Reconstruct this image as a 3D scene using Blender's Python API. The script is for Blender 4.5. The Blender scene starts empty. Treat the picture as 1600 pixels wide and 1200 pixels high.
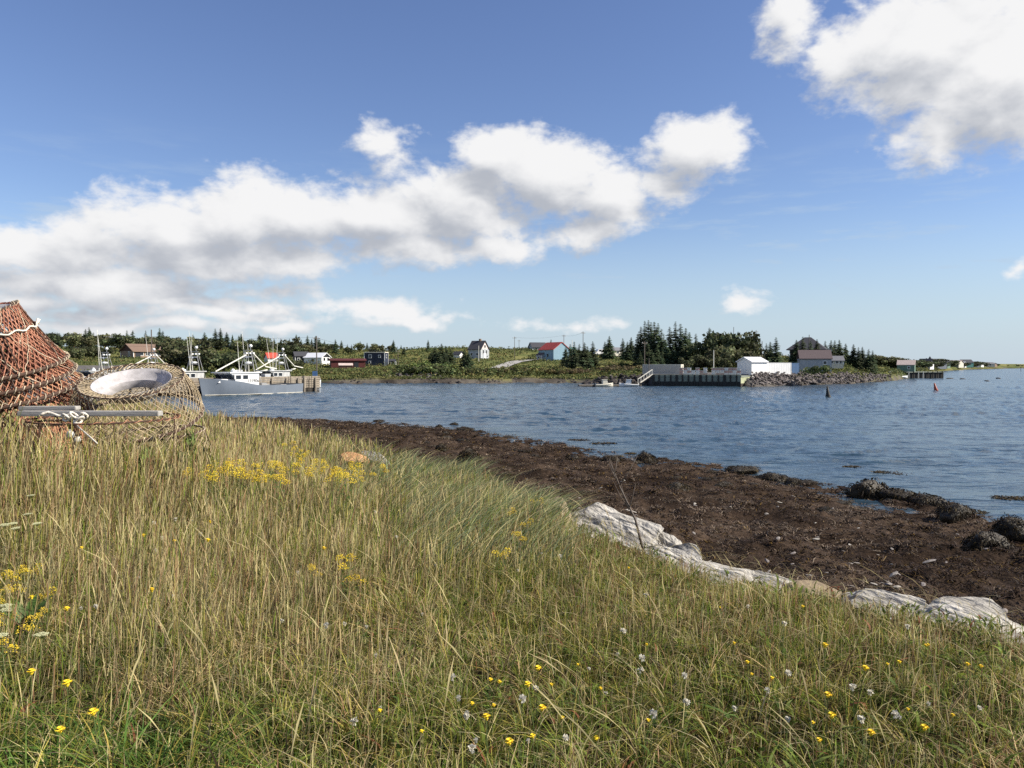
import bpy, math, random
import numpy as np
from mathutils import Vector, Matrix
R = math.radians
random.seed(7)
rng = np.random.default_rng(11)
scene = bpy.context.scene

# ------------------------------------------------------------------ camera
CAM_Z = 4.0
F_PX = 1200.0
PITCH = math.atan(30 / F_PX)
cam_data = bpy.data.cameras.new("camera")
cam_data.sensor_width = 36.0
cam_data.lens = F_PX / 1600 * 36.0
cam_data.clip_start = 0.05
cam_data.clip_end = 20000
cam = bpy.data.objects.new("camera", cam_data)
scene.collection.objects.link(cam)
cam.location = (0, 0, CAM_Z)
cam.rotation_euler = (math.pi / 2 - PITCH, 0, 0)
scene.camera = cam

# ------------------------------------------------------------------ sun, exposure
SUN_AZ, SUN_EL = 97.0, 37.0          # degrees clockwise from +Y (view direction), above horizon
sun_dir = Vector((math.sin(R(SUN_AZ)) * math.cos(R(SUN_EL)), math.cos(R(SUN_AZ)) * math.cos(R(SUN_EL)), math.sin(R(SUN_EL))))
sl = bpy.data.lights.new("sun", 'SUN')
sl.energy = 4.9
sl.angle = R(0.53)
sl.color = (1.0, 0.93, 0.82)
so = bpy.data.objects.new("sun", sl)
scene.collection.objects.link(so)
so.rotation_euler = (-sun_dir).to_track_quat('-Z', 'Y').to_euler()
vs = scene.view_settings
scene.display_settings.display_device = 'sRGB'
vs.view_transform = 'Standard'
vs.look = 'None'
vs.exposure = 0.8
vs.gamma = 1.0
vs.use_curve_mapping = False
scene.render.engine = 'CYCLES'
cy = scene.cycles
cy.max_bounces = 5
cy.diffuse_bounces = 2
cy.glossy_bounces = 3
cy.transmission_bounces = 4
cy.transparent_max_bounces = 8
cy.use_denoising = False
cy.sample_clamp_indirect = 6.0

def ray(px, py):
    u, v = (px - 800) / F_PX, (600 - py) / F_PX
    c, s = math.cos(PITCH), math.sin(PITCH)
    return np.array((u, c + v * s, -s + v * c))

def azel(px, py):
    d = ray(px, py)
    return math.degrees(math.atan2(d[0], d[1])), math.degrees(math.atan2(d[2], math.hypot(d[0], d[1])))

# ------------------------------------------------------------------ sky
world = bpy.data.worlds.new("World")
scene.world = world
world.use_nodes = True

def build_sky():
    nt = world.node_tree
    nt.nodes.clear()
    N, L = nt.nodes.new, nt.links.new
    def M(op, a, b=None, c=None, clamp=False):
        n = N('ShaderNodeMath'); n.operation = op; n.use_clamp = clamp
        for i, x in enumerate((a, b, c)):
            if x is None: continue
            if isinstance(x, (int, float)): n.inputs[i].default_value = x
            else: L(x, n.inputs[i])
        return n.outputs[0]
    def smooth(x, a, b):
        n = N('ShaderNodeMapRange'); n.interpolation_type = 'SMOOTHSTEP'
        L(x, n.inputs['Value']); n.inputs['From Min'].default_value = a; n.inputs['From Max'].default_value = b
        return n.outputs[0]
    out = N('ShaderNodeOutputWorld')
    bg = N('ShaderNodeBackground')
    L(bg.outputs[0], out.inputs[0])
    bg.inputs['Strength'].default_value = 0.125
    sky = N('ShaderNodeTexSky')
    sky.sky_type = 'NISHITA'
    sky.sun_disc = False
    sky.sun_elevation = R(SUN_EL)
    sky.sun_rotation = R(SUN_AZ)
    sky.altitude = 0
    sky.air_density = 1.0
    sky.dust_density = 0.25
    sky.ozone_density = 3.5
    tc = N('ShaderNodeTexCoord')
    sep = N('ShaderNodeSeparateXYZ')
    L(tc.outputs['Generated'], sep.inputs[0])
    x, y, z = sep.outputs
    az = M('MULTIPLY', M('ARCTAN2', x, y), 180 / math.pi)
    hyp = M('SQRT', M('ADD', M('MULTIPLY', x, x), M('MULTIPLY', y, y)))
    el = M('MULTIPLY', M('ARCTAN2', z, hyp), 180 / math.pi)
    # clouds: (azimuth deg, elevation deg) lumps broken up by noise. px, py, rx, ry, weight
    lumps = [
        (25, 385, 130, 48, .8), (110, 392, 150, 60, .9), (255, 362, 120, 70, 1.0), (385, 330, 100, 74, 1.15), (330, 400, 190, 40, 1.0),
        (480, 340, 120, 64, 1.1), (600, 340, 130, 58, 1.1), (715, 325, 130, 70, 1.1), (775, 245, 74, 56, 1.15), (865, 270, 110, 72, 1.2),
        (950, 300, 80, 64, .95), (1090, 232, 84, 56, 1.05), (1035, 285, 60, 40, .6), (790, 385, 80, 36, .8), (640, 390, 130, 34, .8), (910, 360, 60, 36, .7),
        (180, 445, 190, 40, .95), (400, 412, 150, 30, .8), (300, 470, 220, 20, .6), (60, 440, 120, 34, .8), (120, 488, 220, 16, .55), (420, 452, 90, 14, .5),
        (1440, 70, 156, 134, 1.1), (1580, 110, 150, 130, 1.3), (1235, 15, 64, 84, .72), (1330, 100, 70, 74, .62), (1460, 205, 90, 50, .95),
        (600, 225, 56, 46, .55), (590, 480, 100, 20, .75), (660, 500, 90, 14, .55), (440, 500, 120, 14, .55), (200, 508, 240, 14, .6), (330, 484, 150, 16, .62), (60, 470, 110, 20, .7),
        (1158, 467, 46, 16, .62), (1600, 424, 26, 16, .6), (880, 505, 90, 12, .42),
    ]
    # a few round the rest of the sky, for light and other views
    extra = [(75, 20, 18, 7, 1.), (110, 30, 20, 9, 1.1), (150, 14, 25, 6, 1.), (-70, 22, 16, 7, 1.), (-110, 35, 22, 10, 1.), (-150, 15, 24, 6, 1.)]
    lst = []
    for px, py, rx, ry, w in lumps:
        a, e = azel(px, py)
        a2, _ = azel(px + rx, py); _, e2 = azel(px, py - ry)
        lst.append((a, e, abs(a2 - a) * 1.13, abs(e2 - e) * 1.12, w))
    lst += extra
    def density(da, de):
        comb = N('ShaderNodeCombineXYZ')
        L(M('ADD', az, da), comb.inputs[0]); L(M('ADD', el, de), comb.inputs[1])
        p = comb.outputs[0]
        # domain warp
        nw = N('ShaderNodeTexNoise'); nw.inputs['Scale'].default_value = 0.16; nw.inputs['Detail'].default_value = 3
        L(p, nw.inputs['Vector'])
        wv = N('ShaderNodeVectorMath'); wv.operation = 'MULTIPLY_ADD'
        L(nw.outputs['Color'], wv.inputs[0]); wv.inputs[1].default_value = (5.0, 3.0, 0); 
        v0 = N('ShaderNodeVectorMath'); v0.operation = 'ADD'; L(p, v0.inputs[0]); v0.inputs[1].default_value = (-2.5, -1.5, 0)
        L(v0.outputs[0], wv.inputs[2])
        q = wv.outputs[0]
        acc = None
        for a, e, ra, re_, w in lst:
            s = N('ShaderNodeVectorMath'); s.operation = 'SUBTRACT'; L(q, s.inputs[0]); s.inputs[1].default_value = (a, e, 0)
            m = N('ShaderNodeVectorMath'); m.operation = 'MULTIPLY'; L(s.outputs[0], m.inputs[0]); m.inputs[1].default_value = (1 / ra, 1 / re_, 0)
            ln = N('ShaderNodeVectorMath'); ln.operation = 'LENGTH'; L(m.outputs[0], ln.inputs[0])
            d = M('MULTIPLY_ADD', ln.outputs['Value'], -w, w)
            acc = d if acc is None else M('SMOOTH_MAX', acc, d, 0.14)
        sc = N('ShaderNodeVectorMath'); sc.operation = 'MULTIPLY'; L(p, sc.inputs[0]); sc.inputs[1].default_value = (1, 1.55, 0)
        n1 = N('ShaderNodeTexNoise'); n1.inputs['Scale'].default_value = 0.30; n1.inputs['Detail'].default_value = 4; n1.inputs['Roughness'].default_value = 0.54
        L(sc.outputs[0], n1.inputs['Vector'])
        n1.inputs['Distortion'].default_value = 0.25
        n2 = N('ShaderNodeTexNoise'); n2.inputs['Scale'].default_value = 1.15; n2.inputs['Detail'].default_value = 7; n2.inputs['Roughness'].default_value = 0.58
        L(sc.outputs[0], n2.inputs['Vector'])
        nn = M('ADD', M('MULTIPLY_ADD', n1.outputs[0], 1.15, -0.63), M('MULTIPLY_ADD', n2.outputs[0], 0.55, -0.275))
        return M('ADD', M('MULTIPLY', M('MAXIMUM', acc, -0.6), 0.95), nn), q, M('ADD', M('MULTIPLY', M('MAXIMUM', acc, -0.6), 0.95), M('MULTIPLY', n1.outputs[0], 1.15))
    D0, q0, E0 = density(0.0, 0.0)
    shade = None
    for px, py, rx, ry, w in ((735, 322, 190, 44, 1.0), (880, 330, 110, 34, .7), (350, 402, 200, 38, .95), (120, 398, 130, 34, .8), (540, 372, 110, 30, .8), (1430, 130, 120, 50, .45), (1560, 215, 90, 30, .5), (250, 470, 260, 22, .6), (1060, 275, 60, 26, .5)):
        a, e = azel(px, py); a2, _ = azel(px + rx, py); _, e2 = azel(px, py - ry)
        s = N('ShaderNodeVectorMath'); s.operation = 'SUBTRACT'; L(q0, s.inputs[0]); s.inputs[1].default_value = (a, e, 0)
        m = N('ShaderNodeVectorMath'); m.operation = 'MULTIPLY'; L(s.outputs[0], m.inputs[0]); m.inputs[1].default_value = (1 / abs(a2 - a), 1 / abs(e2 - e), 0)
        ln = N('ShaderNodeVectorMath'); ln.operation = 'LENGTH'; L(m.outputs[0], ln.inputs[0])
        d = M('MULTIPLY', smooth(M('SUBTRACT', 1.15, ln.outputs['Value']), 0.0, 0.9), w)
        shade = d if shade is None else M('MAXIMUM', shade, d)
    D1, _, E1 = density(1.0, 1.9)
    alpha = M('POWER', smooth(D0, -0.10, 0.40), 0.85)
    # thin high wisps
    wc = N('ShaderNodeCombineXYZ'); L(M('MULTIPLY', az, 0.10), wc.inputs[0]); L(M('MULTIPLY', el, 0.62), wc.inputs[1])
    wn = N('ShaderNodeTexNoise'); wn.inputs['Scale'].default_value = 1.4; wn.inputs['Detail'].default_value = 7; wn.inputs['Roughness'].default_value = 0.6
    L(wc.outputs[0], wn.inputs['Vector'])
    band = M('MULTIPLY', smooth(el, 0.3, 3.0), M('SUBTRACT', 1.0, smooth(el, 7.0, 17.0)))
    wisp = M('MULTIPLY', M('MULTIPLY', smooth(wn.outputs[0], 0.46, 0.72), band), 0.62)
    low = M('MULTIPLY', M('SUBTRACT', 1.0, smooth(el, -1.0, 12.0)), 0.85)       # milky air low over the sea
    wisp = M('MAXIMUM', wisp, low)
    lit = M('MULTIPLY_ADD', M('SUBTRACT', E0, E1), 0.95, 0.66)
    lit = M('ADD', lit, M('MULTIPLY', M('SUBTRACT', D0, D1), 0.30))
    lit = M('SUBTRACT', lit, M('MULTIPLY', shade, 0.38))
    # thick cores go grey, thin rims stay bright
    core = smooth(D0, 0.3, 1.2)
    lit = M('SUBTRACT', lit, M('MULTIPLY', core, 0.10))
    lit = M('ADD', lit, M('MULTIPLY', smooth(az, 5.0, 40.0), 0.16))
    lit = smooth(lit, -0.25, 1.22)
    mixc = N('ShaderNodeMix'); mixc.data_type = 'RGBA'
    L(lit, mixc.inputs['Factor'])
    mixc.inputs['A'].default_value = (2.15, 2.28, 2.55, 1)
    mixc.inputs['B'].default_value = (4.2, 4.2, 4.22, 1)
    hs = N('ShaderNodeHueSaturation'); L(sky.outputs[0], hs.inputs['Color'])
    hs.inputs['Saturation'].default_value = 1.04; hs.inputs['Value'].default_value = 0.645; hs.inputs['Hue'].default_value = 0.512
    m1 = N('ShaderNodeMix'); m1.data_type = 'RGBA'
    L(wisp, m1.inputs['Factor']); L(hs.outputs[0], m1.inputs['A']); m1.inputs['B'].default_value = (2.3, 2.85, 3.5, 1)
    m2 = N('ShaderNodeMix'); m2.data_type = 'RGBA'
    L(alpha, m2.inputs['Factor']); L(m1.outputs['Result'], m2.inputs['A']); L(mixc.outputs['Result'], m2.inputs['B'])
    L(m2.outputs['Result'], bg.inputs['Color'])
build_sky()

# ------------------------------------------------------------------ helpers
col = scene.collection

def tag(o, label=None, cat=None, group=None, kind=None):
    if label: o['label'] = label
    if cat: o['category'] = cat
    if group: o['group'] = group
    if kind: o['kind'] = kind
    return o

def empty(name, loc, rz=0.0, label=None, cat=None, group=None, scale=1.0):
    o = bpy.data.objects.new(name, None)
    col.objects.link(o)
    o.location = loc
    o.rotation_euler = (0, 0, rz)
    o.scale = (scale,) * 3
    o.empty_display_size = 0.2
    return tag(o, label, cat, group)

def copy_tree(o, parent=None):
    c = o.copy()
    col.objects.link(c)
    if parent is not None:
        c.parent = parent
    for ch in list(o.children):
        copy_tree(ch, c)
    return c

def link_mesh(name, me, m=None, parent=None):
    o = bpy.data.objects.new(name, me)
    col.objects.link(o)
    if m is not None and not me.materials:
        me.materials.append(m)
    if parent is not None:
        o.parent = parent
    return o

def np_mesh(name, V, Fq, colors=None, smooth=False):
    """V (n,3); Fq (m,k) faces of equal size, or list of such arrays"""
    if not isinstance(Fq, (list, tuple)):
        Fq = [Fq]
    Fq = [np.asarray(f, dtype=np.int32) for f in Fq if len(f)]
    me = bpy.data.meshes.new(name)
    V = np.asarray(V, dtype=np.float32)
    me.vertices.add(len(V))
    me.vertices.foreach_set('co', V.ravel())
    nl = sum(f.size for f in Fq)
    npoly = sum(len(f) for f in Fq)
    me.loops.add(nl)
    me.loops.foreach_set('vertex_index', np.concatenate([f.ravel() for f in Fq]))
    me.polygons.add(npoly)
    tot = np.concatenate([np.full(len(f), f.shape[1], dtype=np.int32) for f in Fq])
    st = np.concatenate(([0], np.cumsum(tot)[:-1])).astype(np.int32)
    me.polygons.foreach_set('loop_start', st)
    try:
        me.polygons.foreach_set('loop_total', tot)
    except Exception:
        pass
    me.polygons.foreach_set('use_smooth', np.full(npoly, smooth))
    me.update(calc_edges=True)
    if colors is not None:
        at = me.color_attributes.new('Col', 'FLOAT_COLOR', 'POINT')
        c = np.ones((len(V), 4), dtype=np.float32)
        c[:, :3] = colors
        at.data.foreach_set('color', c.ravel())
    return me

class MB:
    def __init__(s):
        s.v, s.f = [], []
    def add(s, vs, fs):
        k = len(s.v)
        s.v += [tuple(float(c) for c in p) for p in vs]
        s.f += [tuple(i + k for i in f) for f in fs]
        return s
    def box(s, c, d, rz=0.0, ry=0.0, rx=0.0):
        hx, hy, hz = d[0] / 2, d[1] / 2, d[2] / 2
        m = Matrix.Rotation(rz, 3, 'Z') @ Matrix.Rotation(ry, 3, 'Y') @ Matrix.Rotation(rx, 3, 'X')
        P = [m @ Vector((sx * hx, sy * hy, sz * hz)) + Vector(c) for sx in (-1, 1) for sy in (-1, 1) for sz in (-1, 1)]
        return s.add(P, [(0, 1, 3, 2), (4, 6, 7, 5), (0, 4, 5, 1), (2, 3, 7, 6), (0, 2, 6, 4), (1, 5, 7, 3)])
    def tube(s, pts, r, n=6, closed=False, cap=True):
        pts = [Vector(p) for p in pts]
        k = len(pts)
        rr = r if isinstance(r, (list, tuple)) else [r] * k
        vs, fs = [], []
        prev = None
        for i, p in enumerate(pts):
            if closed:
                t = pts[(i + 1) % k] - pts[i - 1]
            else:
                t = pts[min(i + 1, k - 1)] - pts[max(i - 1, 0)]
            if t.length < 1e-9: t = Vector((0, 0, 1))
            t.normalize()
            if prev is None:
                a = Vector((0, 0, 1)) if abs(t.z) < 0.9 else Vector((1, 0, 0))
            else:
                a = prev
            u = (a - t * a.dot(t))
            if u.length < 1e-6:
                u = t.orthogonal()
            u.normalize(); w = t.cross(u); prev = u
            for j in range(n):
                an = 2 * math.pi * j / n
                vs.append(p + (u * math.cos(an) + w * math.sin(an)) * rr[i])
        for i in range(k if closed else k - 1):
            i2 = (i + 1) % k
            for j in range(n):
                j2 = (j + 1) % n
                fs.append((i * n + j, i * n + j2, i2 * n + j2, i2 * n + j))
        if cap and not closed:
            fs.append(tuple(range(n))[::-1]); fs.append(tuple((k - 1) * n + j for j in range(n)))
        return s.add(vs, fs)
    def lathe(s, prof, n=16, c=(0, 0, 0), cap=True):
        vs = [(c[0] + r * math.cos(2 * math.pi * j / n), c[1] + r * math.sin(2 * math.pi * j / n), c[2] + z) for r, z in prof for j in range(n)]
        fs = [(i * n + j, i * n + (j + 1) % n, (i + 1) * n + (j + 1) % n, (i + 1) * n + j) for i in range(len(prof) - 1) for j in range(n)]
        if cap:
            fs.append(tuple(range(n))[::-1]); fs.append(tuple((len(prof) - 1) * n + j for j in range(n)))
        return s.add(vs, fs)
    def prism(s, poly, a0, a1, axis='y'):
        """poly of 2D points extruded along axis: 'y': (x,z); 'x': (y,z); 'z': (x,y)"""
        def P(p, a):
            return {'y': (p[0], a, p[1]), 'x': (a, p[0], p[1]), 'z': (p[0], p[1], a)}[axis]
        n = len(poly)
        vs = [P(p, a0) for p in poly] + [P(p, a1) for p in poly]
        fs = [tuple(range(n)), tuple(range(2 * n - 1, n - 1, -1))] + [(i, i + n, (i + 1) % n + n, (i + 1) % n) for i in range(n)]
        return s.add(vs, fs)
    def mesh(s, name, smooth=False):
        me = bpy.data.meshes.new(name)
        me.from_pydata(s.v, [], s.f)
        if smooth:
            me.polygons.foreach_set('use_smooth', [True] * len(me.polygons))
        me.update()
        return me
    def build(s, name, m, parent=None, smooth=False, fix=True):
        me = s.mesh(name, smooth)
        if fix:
            import bmesh
            bm = bmesh.new(); bm.from_mesh(me)
            bmesh.ops.recalc_face_normals(bm, faces=bm.faces)
            bm.to_mesh(me); bm.free()
        return link_mesh(name, me, m, parent)

# ------------------------------------------------------------------ materials
def mat(name, rgb, rough=0.7, var=0.25, scale=3.0, metallic=0.0, bump=0.0, bscale=None, spec=0.3, rgb2=None, objvar=0.0, stretch=(1, 1, 1), attr=None, trans=0.0, detail=5):
    m = bpy.data.materials.new(name)
    m.use_nodes = True
    nt = m.node_tree
    N, L = nt.nodes.new, nt.links.new
    b = nt.nodes['Principled BSDF']
    b.inputs['Roughness'].default_value = rough
    b.inputs['Metallic'].default_value = metallic
    b.inputs['Specular IOR Level'].default_value = spec
    tc = N('ShaderNodeTexCoord')
    mp = N('ShaderNodeMapping'); L(tc.outputs['Object'], mp.inputs[0]); mp.inputs['Scale'].default_value = stretch
    nz = N('ShaderNodeTexNoise'); nz.inputs['Scale'].default_value = scale; nz.inputs['Detail'].default_value = detail; nz.inputs['Roughness'].default_value = 0.6
    L(mp.outputs[0], nz.inputs['Vector'])
    ramp = N('ShaderNodeMapRange'); L(nz.outputs[0], ramp.inputs[0])
    ramp.inputs['From Min'].default_value = 0.3; ramp.inputs['From Max'].default_value = 0.7
    mx = N('ShaderNodeMix'); mx.data_type = 'RGBA'
    L(ramp.outputs[0], mx.inputs['Factor'])
    c2 = rgb2 if rgb2 else tuple(min(1, c * (1 + var)) for c in rgb)
    c1 = rgb if rgb2 else tuple(c * (1 - var) for c in rgb)
    mx.inputs['A'].default_value = (*c1, 1); mx.inputs['B'].default_value = (*c2, 1)
    c = mx.outputs['Result']
    if attr:
        a = N('ShaderNodeAttribute'); a.attribute_name = attr
        mm = N('ShaderNodeMix'); mm.data_type = 'RGBA'; mm.blend_type = 'MULTIPLY'; mm.inputs['Factor'].default_value = 1
        L(a.outputs['Color'], mm.inputs['A']); L(c, mm.inputs['B']); c = mm.outputs['Result']
    if objvar:
        oi = N('ShaderNodeObjectInfo')
        hs = N('ShaderNodeHueSaturation')
        r1 = N('ShaderNodeMapRange'); L(oi.outputs['Random'], r1.inputs[0]); r1.inputs['To Min'].default_value = 1 - objvar; r1.inputs['To Max'].default_value = 1 + objvar
        r2 = N('ShaderNodeMapRange'); L(oi.outputs['Random'], r2.inputs[0]); r2.inputs['To Min'].default_value = 0.5 - objvar * .10; r2.inputs['To Max'].default_value = 0.5 + objvar * .06
        L(r1.outputs[0], hs.inputs['Value']); L(r2.outputs[0], hs.inputs['Hue']); L(c, hs.inputs['Color']); c = hs.outputs[0]
    L(c, b.inputs['Base Color'])
    if bump:
        n2 = N('ShaderNodeTexNoise'); n2.inputs['Scale'].default_value = bscale or scale * 4; n2.inputs['Detail'].default_value = 6
        L(mp.outputs[0], n2.inputs['Vector'])
        bp = N('ShaderNodeBump'); bp.inputs['Strength'].default_value = 1.0; bp.inputs['Distance'].default_value = bump
        L(n2.outputs[0], bp.inputs['Height']); L(bp.outputs[0], b.inputs['Normal'])
    if trans:
        tr = N('ShaderNodeBsdfTranslucent'); L(c, tr.inputs['Color'])
        ms = N('ShaderNodeMixShader'); ms.inputs[0].default_value = trans
        o = nt.nodes['Material Output']
        L(b.outputs[0], ms.inputs[1]); L(tr.outputs[0], ms.inputs[2]); L(ms.outputs[0], o.inputs[0])
    return m
# ------------------------------------------------------------------ terrain height
BANK = [(60, -6), (12, 1.5), (6, 3.8), (3.6, 5.45), (2.7, 6.15), (1.6, 7.5), (.66, 9.9), (-.64, 12.7), (-3.1, 15.7), (-6, 21), (-11, 27),
        (-20, 36), (-32, 50), (-43, 70), (-47, 84), (-52, 92), (-90, 96), (-200, 96), (-200, -100), (60, -100)]
WATER = [(80, 2), (30, 9), (18, 16), (13.2, 19.8), (12.4, 20.4), (10.6, 24), (8.9, 27.4), (6.7, 31), (3.7, 34), (1.3, 40), (-4, 48), (-15, 56),
         (-24, 59), (-33, 63), (-41, 73), (-45, 85), (-51, 96), (-95, 100), (-210, 100), (-210, -110), (80, -110)]

def sdist(poly, x, y):
    """signed distance, positive inside"""
    x = np.asarray(x, float); y = np.asarray(y, float)
    best = np.full(x.shape, 1e9); inside = np.zeros(x.shape, bool)
    n = len(poly)
    for i in range(n):
        x0, y0 = poly[i]; x1, y1 = poly[(i + 1) % n]
        dx, dy = x1 - x0, y1 - y0
        t = np.clip(((x - x0) * dx + (y - y0) * dy) / (dx * dx + dy * dy), 0, 1)
        best = np.minimum(best, np.hypot(x - x0 - t * dx, y - y0 - t * dy))
        c = ((y0 > y) != (y1 > y))
        with np.errstate(divide='ignore', invalid='ignore'):
            xi = x0 + (y - y0) * dx / (dy if dy else 1e-9)
        inside ^= c & (x < xi)
    return np.where(inside, best, -best)

def _hash(ix, iy, seed):
    h = (ix * 374761393 + iy * 668265263 + seed * 974634777) & 0xFFFFFFFF
    h = ((h ^ (h >> 13)) * 1274126177) & 0xFFFFFFFF
    return ((h ^ (h >> 16)) & 0xFFFF) / 65535.0

def vnoise(x, y, seed=0):
    x = np.asarray(x, float); y = np.asarray(y, float)
    ix = np.floor(x).astype(np.int64); iy = np.floor(y).astype(np.int64)
    fx = x - ix; fy = y - iy
    fx = fx * fx * (3 - 2 * fx); fy = fy * fy * (3 - 2 * fy)
    a = _hash(ix, iy, seed); b = _hash(ix + 1, iy, seed); c = _hash(ix, iy + 1, seed); d = _hash(ix + 1, iy + 1, seed)
    return (a * (1 - fx) + b * fx) * (1 - fy) + (c * (1 - fx) + d * fx) * fy

def fbm(x, y, seed=0, oct=4):
    s = 0; a = 0.5; t = 0
    for i in range(oct):
        s = s + a * vnoise(x * 2 ** i, y * 2 ** i, seed + i * 17); t += a; a *= 0.55
    return s / t

def sstep(x, a, b):
    t = np.clip((x - a) / (b - a), 0, 1)
    return t * t * (3 - 2 * t)

SH_PX = [-400, 100, 300, 480, 507, 620, 700, 850, 905, 955, 1008, 1018, 1157, 1175, 1330, 1395, 1420, 1440, 1470, 1500, 1560, 1640, 1700, 2000]
SH_Y = [135, 138, 150, 158, 160, 162, 162, 168, 164, 156, 149, 145, 142.5, 139, 159, 194, 225, 300, 480, 600, 780, 960, 1300, 1800]
RG_PX = [-400, 400, 600, 700, 850, 950, 1050, 1200, 1300, 1360, 1400, 1440, 1500, 1640]
RG_Z = [10.5, 10.5, 10, 11, 11, 9, 7, 7, 6.4, 4.0, 3.0, 3.0, 6.0, 4.0]
MD_PX = [-400, 100, 220, 300, 480, 600, 700, 750, 850, 960, 1020, 1100, 1200, 1260, 1310, 1360, 1400, 1500, 1640]
MD_Z = [5.2, 5.2, 5.6, 4.6, 4.2, 3.6, 4.4, 5.4, 5.0, 5.2, 3.4, 3.2, 3.4, 3.7, 4.2, 3.2, 2.2, 3.0, 2.0]

def far_s(x, y):
    yy = np.maximum(y, 1.0)
    px = 800 + 1200 * x / yy
    s = (y - np.interp(px, SH_PX, SH_Y)) + (fbm(x * .12, y * .12, 5) - .5) * 3.0 * (1 - ((px > 1003) & (px < 1180)))
    return px, s

def terrain(x, y):
    x = np.asarray(x, float); y = np.asarray(y, float)
    sw = sdist(WATER, x, y) + (fbm(x * .5, y * .5, 3) - .5) * 2.6
    sb = sdist(BANK, x, y) + (fbm(x * .9, y * .9, 4) - .5) * 0.8
    zb = np.clip(0.05 * sw, -2.2, 1.0) + (fbm(x * 1.1, y * 1.1, 6) - .5) * 0.42 * sstep(sw, -6, 2) + (fbm(x * 4, y * 4, 8, 2) - .5) * .18 * sstep(sw, -3, 1)
    zl = 2.12 + .032 * np.clip(sb, 0, 9) + (fbm(x * .4, y * .4, 9) - .5) * .28 + (fbm(x * 2.2, y * 2.2, 12, 2) - .5) * .10
    zl = zl + 0.35 * sstep(-x, 30, 70) + .40 * np.exp(-(((x + 5.6) / 2.6) ** 2 + ((y - 9.0) / 1.9) ** 2))
    near = zb + (zl - zb) * sstep(sb, -0.75, 0.55)
    px, s = far_s(x, y)
    rz = np.interp(px, RG_PX, RG_Z); md = np.interp(px, MD_PX, MD_Z)
    lo = np.where((px > 950) & (px < 1390), 2.15, 1.7)
    wharf = ((px > 1012) & (px < 1172))
    s0 = np.where(wharf, 1.4, 2.6); s1 = np.where(wharf, 2.2, 7.0)
    lo2 = np.interp(px, [1200, 1245, 1330, 1385], [2.5, 3.55, 3.5, 2.4]); lo2 = np.where((px > 1200) & (px < 1385), lo2, lo * 1.18)
    md = np.maximum(md, lo2 + .3)
    far = np.where(s < 0, np.maximum(s * .08, -2.2),
          np.where(s < s0, 0.9 * s / s0,
          np.where(s < s1, .9 + (lo - .9) * (s - s0) / (s1 - s0),
          np.where(s < 25, lo + (lo2 - lo) * (s - s1) / np.maximum(25 - s1, 1e-3),
          np.where(s < 70, lo2 + (md - lo2) * (s - 25) / 45,
          np.where(s < 170, md + (rz - md) * sstep(s, 70, 170),
                   rz * (1 - .25 * sstep(s, 200, 600))))))))
    rough = sstep(s, 4, 30) * np.where((px > 1003) & (px < 1240) & (s < 30), .1, 1)
    far = far + rough * (fbm(x * .05, y * .05, 21) - .5) * 1.6
    far = np.where(y > 90, far, -2.2)
    return np.maximum(near, far)

def tz(x, y):
    return float(terrain(np.array([x]), np.array([y]))[0])

def proj(x, y, z):
    c, s = math.cos(PITCH), math.sin(PITCH)
    dz = np.asarray(z) - CAM_Z
    f = np.asarray(y) * c - dz * s
    u = np.asarray(y) * s + dz * c
    return 800 + F_PX * np.asarray(x) / f, 600 - F_PX * u / f

def on_ray(px, py, Y):
    d = ray(px, py)
    return Vector((d[0] / d[1] * Y, Y, CAM_Z + d[2] / d[1] * Y))

def ground_at(px, py, y0, y1):
    """the place on the ground seen at a pixel, searched between two distances; falls back on the nearest miss"""
    Y = np.linspace(y0, y1, 500)
    d = ray(px, py)
    X = d[0] / d[1] * Y
    zr = CAM_Z + d[2] / d[1] * Y
    e = np.maximum(terrain(X, Y), 0) - zr
    k = np.argmax(e > 0) if (e > 0).any() else int(np.argmin(np.abs(e)))
    return Vector((X[k], Y[k], max(0.0, tz(X[k], Y[k]))))

# ------------------------------------------------------------------ ground sheets
def ground_mat():
    m = bpy.data.materials.new('ground_cover')
    m.use_nodes = True
    nt = m.node_tree; N, L = nt.nodes.new, nt.links.new
    b = nt.nodes['Principled BSDF']; b.inputs['Roughness'].default_value = .95; b.inputs['Specular IOR Level'].default_value = .04
    a = N('ShaderNodeAttribute'); a.attribute_name = 'Col'
    g = N('ShaderNodeNewGeometry')
    n1 = N('ShaderNodeTexNoise'); n1.inputs['Scale'].default_value = 6; n1.inputs['Detail'].default_value = 8; n1.inputs['Roughness'].default_value = .7
    L(g.outputs['Position'], n1.inputs['Vector'])
    mr = N('ShaderNodeMapRange'); L(n1.outputs[0], mr.inputs[0]); mr.inputs['From Min'].default_value = .3; mr.inputs['From Max'].default_value = .7
    mr.inputs['To Min'].default_value = .45; mr.inputs['To Max'].default_value = 1.55
    mm = N('ShaderNodeVectorMath'); mm.operation = 'SCALE'; L(a.outputs['Color'], mm.inputs[0]); L(mr.outputs[0], mm.inputs['Scale'])
    L(mm.outputs[0], b.inputs['Base Color'])
    n2 = N('ShaderNodeTexNoise'); n2.inputs['Scale'].default_value = 14; n2.inputs['Detail'].default_value = 6
    L(g.outputs['Position'], n2.inputs['Vector'])
    bp = N('ShaderNodeBump'); bp.inputs['Distance'].default_value = .06; L(n2.outputs[0], bp.inputs['Height']); L(bp.outputs[0], b.inputs['Normal'])
    return m
GM = ground_mat()

def lerp3(a, b, t):
    return np.asarray(a)[None] * (1 - t[:, None]) + np.asarray(b)[None] * t[:, None]

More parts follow.
